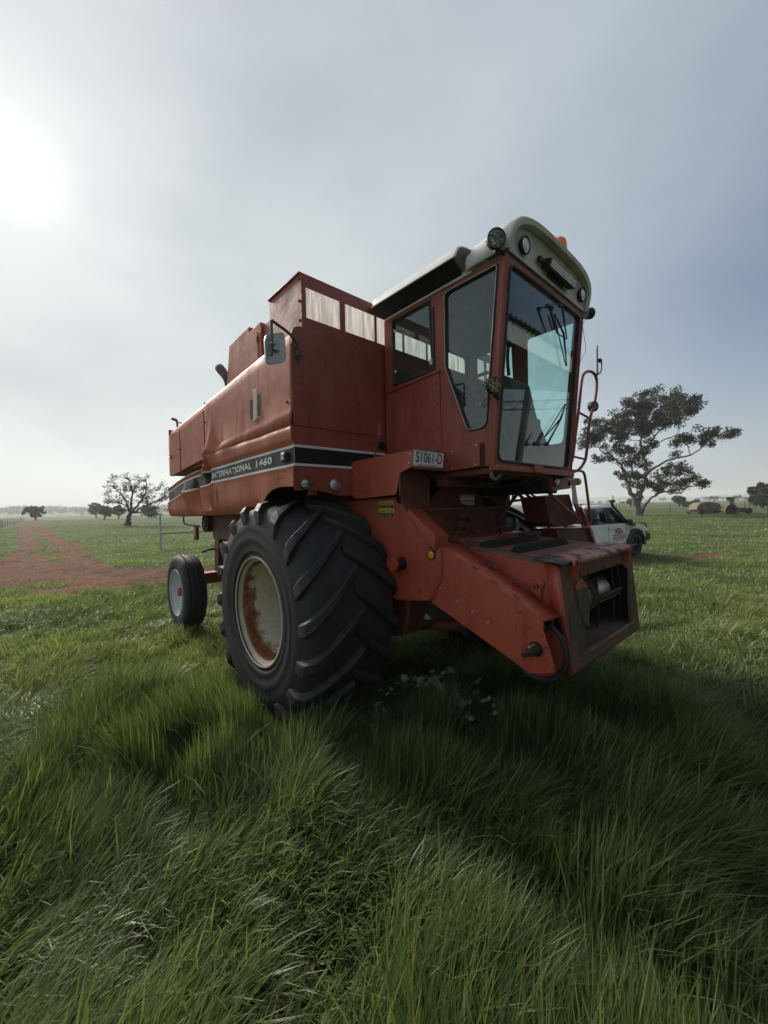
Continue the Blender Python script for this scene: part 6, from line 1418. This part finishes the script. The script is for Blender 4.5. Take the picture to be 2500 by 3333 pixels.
for x, r_ in ((1330, .62), (1470, .40)):
    p0 = lp2(x, 1230); MB().lathe([(.18, -.1), (.2, .1)] + [(r_, .12), (r_, -.12)], (p0[0], -.75, r_ * .85), (0, 1, 0), 24, True).build('tractor_wheel', RUBBER, TR)
p0 = lp2(1332, 1205); MB().lathe([(.80, -.2), (.84, -.2), (.84, .2), (.80, .2)], (p0[0], -.72, .42), (0, 1, 0), 28, True).build('mudguard', YEL, TR)
p0 = lp2(1368, 1180); MB().box(p0[0] - .30, p0[0] + .30, -.3, .3, p0[1], p0[1] + 1.20).build('stack', mat('grey_green_stack', (.15, .18, .16), .6), TR, bevel=.03)
MB().box(p0[0] - .85, p0[0] + .35, -.5, .5, p0[1] + 1.2, p0[1] + 1.25).build('canopy', RUST, TR)
MB().tube([(lp2(1240, 1150)[0], 0, lp2(0, 1150)[1]), (lp2(1320, 1185)[0], 0, lp2(0, 1190)[1])], .035, 6).build('lever', YEL, TR)
for x, w_, h_, lb in ((1050, .5, .35, 'pale rubble heap lying at the near end of the abandoned baler'), (1215, .9, .3, 'dark heap of scrap between the abandoned baler and the tractor wreck')):
    q = on_ground(*zp('5', x, 1238)); mb = MB()
    for k in range(14): c = (rng.normal(0, w_ * .45), rng.normal(0, .3), abs(rng.normal(0, h_ * .4)) + .08); mb.obox(c, Vector(rng.normal(0, 1, 3)).normalized(), Vector((0, 1, .2)).normalized(), Vector((0, -.2, 1)).normalized(), .3, .2, .16)
    o = mb.build('rubble_heap' if x < 1100 else 'scrap_heap', TAN if x < 1100 else RUST, None, recalc=False); o.location = q; tag(o, lb, 'heap')

# ================================================================== fences, posts, gate
POST = mat('dark_steel_post', (.035, .032, .03), .7)
def fence(name, label, tops, base_z=True, h=1.15, r_=.022, wires=(.25, .5, .75, 1.0), m=POST):
    Fn = thing(name, label, 'fence', tops[0])
    for p in tops:
        o = MB().obox((0, 0, h / 2 - .1), (1, 0, 0), (0, 1, 0), (0, 0, 1), r_ * 2, r_ * 1.2, h + .2).build('fence_post', m, Fn); o.location = Vector(p) - Vector(tops[0])
    for w_ in wires:
        MB().tube([Vector(p) - Vector(tops[0]) + Vector((0, 0, h * w_)) for p in tops], .004, 4).build('wire', STEEL, Fn)
    return Fn
pr = [on_ground(*zp('5', x, 1266)) for x in (693, 905, 1147, 1413)]; stp = pr[1] - pr[0]
pr2 = [pr[0] - stp * k for k in (3, 2, 1)] + pr + [pr[3] + stp * k for k in (1, 2)]
fence('wire_fence', 'thin wire fence on steel posts running past the gum tree and old machines', pr2, h=1.62)
bl_ = [on_ground(*zp('5', x, y)) for x, y in ((1480, 1205), (1515, 1199), (1545, 1197), (1565, 1196), (1600, 1196))]
fence('wire_fence', 'low distant fence with close posts under the tree at the edge', bl_, h=1.5, r_=.05)
q0, q1 = on_ground(*zp('6', 8, 637)), on_ground(*zp('6', 186, 581)); n_ = 13
fence('wire_fence', 'old post and wire fence running along the near side of the red track', [q0.lerp(q1, (k / n_) ** 1.3) for k in range(-1 if False else 0, n_ + 1)], h=1.25, r_=.06)
for (x, y0, y1, r_, lb) in ((465, 1262, 1098, .055, 'thick black upright post behind the snorkel of the utility vehicle'), (514, 1250, 1115, .022, 'thin upright steel rod between the black post and the gum tree')):
    q = on_ground(*zp('5', x, y0)); D_ = (q - CAM).dot(fw); t_ = far(*zp('5', x, y1), D_)
    o = MB().tube([(0, 0, 0), (0, 0, t_.z - q.z)], r_, 10).lathe([(0, 0), (r_ * 1.15, 0), (r_ * 1.15, .05), (0, .06)], (0, 0, t_.z - q.z - .02), (0, 0, 1), 10).build('steel_post', POST); o.location = q; tag(o, lb, 'post')
# galvanised gate of mesh, its post in the grass
gq = on_ground(*zp('6', 1243, 810)); G_ = thing('mesh_gate', 'galvanised pipe and wire mesh gate panel behind the rear of the harvester', 'gate', gq)
D_ = (gq - CAM).dot(fw); tp = far(*zp('6', 1233, 522), D_); hgt = tp.z - gq.z
MB().tube([(0, 0, -.1), (0, 0, hgt)], .045, 12).lathe([(0, 0), (.05, 0), (.05, .02), (0, .03)], (0, 0, hgt), (0, 0, 1), 12).build('gate_post', GALV, G_)
e_g = Vector((.10, 1, 0)).normalized() * 5.2
MB().tube([(0, 0, hgt * .45), e_g + Vector((0, 0, hgt * .45))], .022, 8).build('gate_rail', POST, G_)
MB().tube([(0, 0, hgt * .95), e_g + Vector((0, 0, hgt * .95))], .018, 8).build('gate_rail', GALV, G_)
MB().tube([(.02, .18, 0), Vector((0, 0, hgt * .97)) + e_g * .42], .016, 8).build('gate_brace', GALV, G_)
MB().tube([Vector((0, 0, hgt * .97)) + e_g * .42, e_g * .8 + Vector((0, 0, .1))], .016, 8).build('gate_brace', GALV, G_)
ms_ = MB()
for k in range(34): p = e_g * (k / 33); ms_.tube([p + Vector((0, 0, .05)), p + Vector((0, 0, hgt * .95))], .0022, 3, False)
for k in range(8): z = .05 + k * (hgt * .95 - .05) / 7; ms_.tube([(0, 0, z), e_g + Vector((0, 0, z))], .0022, 3, False)
ms_.build('wire_mesh', GALV, G_, recalc=False)

# ================================================================== open shed behind the viewer (seen mirrored in the windscreen)
SH = thing('farm_shed', 'open sided farm shed with a corrugated roof, mirrored in the harvester windscreen', 'shed', (3.75, .6, 0))
X0, X9, Y0, Y9 = 0.0, 8.0, -1.6, 9.0
SHR = mat('corrugated_iron', (.10, .11, .11), .5, .5, var=(.14, .14, .135)); SHF = mat('fascia_white', (.42, .43, .43), .5)
rows = []
for x in np.linspace(X0 - .12, X9 + .1, 4):
    rows.append([(x, y, 4.36 + (x * .10) + .022 * sin(y * 2 * pi / .076 * .5)) for y in np.linspace(Y0 - .2, Y9 + .2, 500)])
MB().grid(rows).build('roof', SHR, SH, solid=.004, smooth=60)
MB().box(-.03, .0, Y0, Y9, 4.02, 4.32).build('fascia', SHF, SH)
for x in (0.06, X9):
    for y in (-1.5, 3.2, 8.95): MB().box(x - .05, x + .05, y - .05, y + .05, -.35, 4.3 + x * .1).build('shed_post', DARKRED if False else POST, SH)
for y in (-1.5, 3.2, 8.95):
    tm = MB().tube([(0, y, 4.0), (X9, y, 4.0)], .025, 6).tube([(0, y, 4.28), (X9, y, 4.28)], .025, 6); k = 0
    for x in np.arange(0, X9 - .2, .25): tm.tube([(x, y, 4.0 if k % 2 else 4.28), (x + .25, y, 4.28 if k % 2 else 4.0)], .012, 5); k += 1
    tm.build('truss', POST, SH)
MB().box(X9 + .05, X9 + .08, Y0, Y9, -.3, 4.9).build('back_wall', SHR, SH)

# ================================================================== broad-leaved weeds
WL = leaf_mat('weed_leaf_pale', (.20, .25, .20), (.32, .37, .31), (.44, .48, .42)); WG = leaf_mat('weed_leaf_green', (.035, .08, .022), (.055, .105, .03), (.08, .13, .04))
STEM = mat('weed_stem', (.09, .14, .05), .6)
def weed(px, py, h, nleaf, r_, m, label, kind='round', spread=.16, group=None, name='leafy_weed'):
    q = on(px, py, 'z', h * .8); q.z = float(ground_z(q.x, q.y)); T = thing(name, label, 'weed', q, 0, group); st_ = MB(); r_ = r_ * (.62 if kind == 'long' else 1); h = h * (.8 if kind == 'long' else 1); lv = MB(); tints = []
    for k in range(nleaf):
        a = rng.random() * 6.28; d = rng.random() ** .6 * spread; c = Vector((cos(a) * d, sin(a) * d, h * rng.uniform(.6, 1.1)))
        st_.tube(curve([(0, 0, 0), (c.x * .3, c.y * .3, h * .5), c], 3), .0025, 4)
        n_ = Vector((rng.normal(0, .5), rng.normal(0, .5), 1)) if kind == 'round' else Vector((rng.normal(0, .8), rng.normal(0, .8), .5)); n_.normalize()
        f_ = Vector((cos(a), sin(a), rng.normal(.1, .4) if kind == 'round' else .9)); f_ = (f_ - n_ * f_.dot(n_)).normalized(); s2 = n_.cross(f_); rr = r_ * rng.uniform(.6, 1.25)
        ol = []
        for j in range(12):
            t_ = 2 * pi * j / 12
            if kind == 'round': ra = rr * (1 + .10 * sin(5 * t_) + (.0 if j else -.35)); ol.append(c + f_ * (-cos(t_) * ra + rr * .8) + s2 * (sin(t_) * ra * 1.0) + n_ * (abs(sin(t_)) * rr * .25))
            else: ol.append(c + f_ * ((-cos(t_) + 1) * rr * 1.5) + s2 * (sin(t_) * rr * .42 * (1.1 - .3 * cos(t_))) + n_ * (-(1 - cos(t_)) ** 2 * rr * .12))
        b0 = len(lv.v); cen = c + f_ * (rr * .8 if kind == 'round' else rr * 1.4) - n_ * rr * .04; lv.add(ol + [cen], [(j, (j + 1) % 12, 12) for j in range(12)]); tints += [float(np.clip(rng.normal(.5, .25), 0, 1))] * 13
    st_.build('stem', STEM, T, recalc=False)
    me = bpy.data.meshes.new('leaves'); me.from_pydata(lv.v, [], lv.f); at = me.attributes.new('tint', 'FLOAT', 'POINT'); at.data.foreach_set('value', tints); link('leaves', me, m, T, 180)
for a in ((1345, 2225, .20, 9, .030, WL, 'pale leaved weed nearest the front tyre, thin and upright'), (1395, 2235, .24, 15, .034, WL, 'largest cluster of pale round weed leaves in the shade below the feeder'),
          (1470, 2265, .20, 14, .032, WG, 'green round leaved weed with white stems just right of the pale cluster'), (1540, 2270, .22, 9, .036, WL, 'pale leaved weed at the outer end of the shaded weed row'),
          (1490, 2225, .22, 9, .028, WL, 'small pale weed tucked behind the green round leaved one'), (1210, 2355, .12, 12, .018, WL, 'low speckled weed with tiny pale leaves beside the foot of the tyre'),
          (1262, 2372, .12, 12, .020, WL, 'low tiny leaved pale weed a step in front of the tyre foot'), (1630, 2315, .20, 7, .028, WL, 'single small pale weed in front of the feeder drive shield'), (1300, 2250, .18, 8, .026, WL, 'faint pale weed deepest in the shade, right against the tyre tread'), (1430, 2205, .20, 9, .026, WL, 'pale weed poking up at the back of the big pale cluster'), (1235, 2330, .13, 9, .020, WL, 'tiny pale weed between the two low speckled ones'), (1515, 2300, .20, 8, .034, WL, 'weed with broad silvery leaves just ahead of the green round leaved one')):
    weed(*a)
for a in ((1630, 2530, .24, 6, .045, WG, 'dock plant with one upright spoon shaped leaf in the middle of the shaded grass', 'long', .08), (1690, 2545, .22, 5, .040, WG, 'dock plant with narrow pale edged leaves beside the upright spoon leaf', 'long', .08),
          (2056, 2640, .28, 5, .055, WG, 'tall dock plant with a broad yellow green leaf far out in the grass', 'long', .10), (2030, 2800, .26, 6, .05, WG, 'dock plant with a drooping pointed leaf nearest the lower corner', 'long', .10),
          (2160, 2700, .28, 6, .05, WG, 'dock plant with crossing leaves past the broad yellow green one', 'long', .12), (1860, 2640, .24, 6, .045, WG, 'dock plant with low slanting leaves in the trampled strip', 'long', .12)):
    weed(*a, name='dock_plant' if a[7] == 'long' else 'leafy_weed')

# ================================================================== fog over the plain
hz = bpy.data.materials.new('haze'); hz.use_nodes = True; t = hz.node_tree; t.nodes.clear(); o_ = N(t, 'ShaderNodeOutputMaterial'); pv = N(t, 'ShaderNodeVolumePrincipled')
pv.inputs['Color'].default_value = (.985, .99, 1, 1); pv.inputs['Density'].default_value = .0006; pv.inputs['Anisotropy'].default_value = .15; t.links.new(pv.outputs[0], o_.inputs['Volume'])
ho = MB().box(-7000, 7000, -7000, 7000, -6, 62).build('haze', hz, None, smooth=0); ho['kind'] = 'stuff'
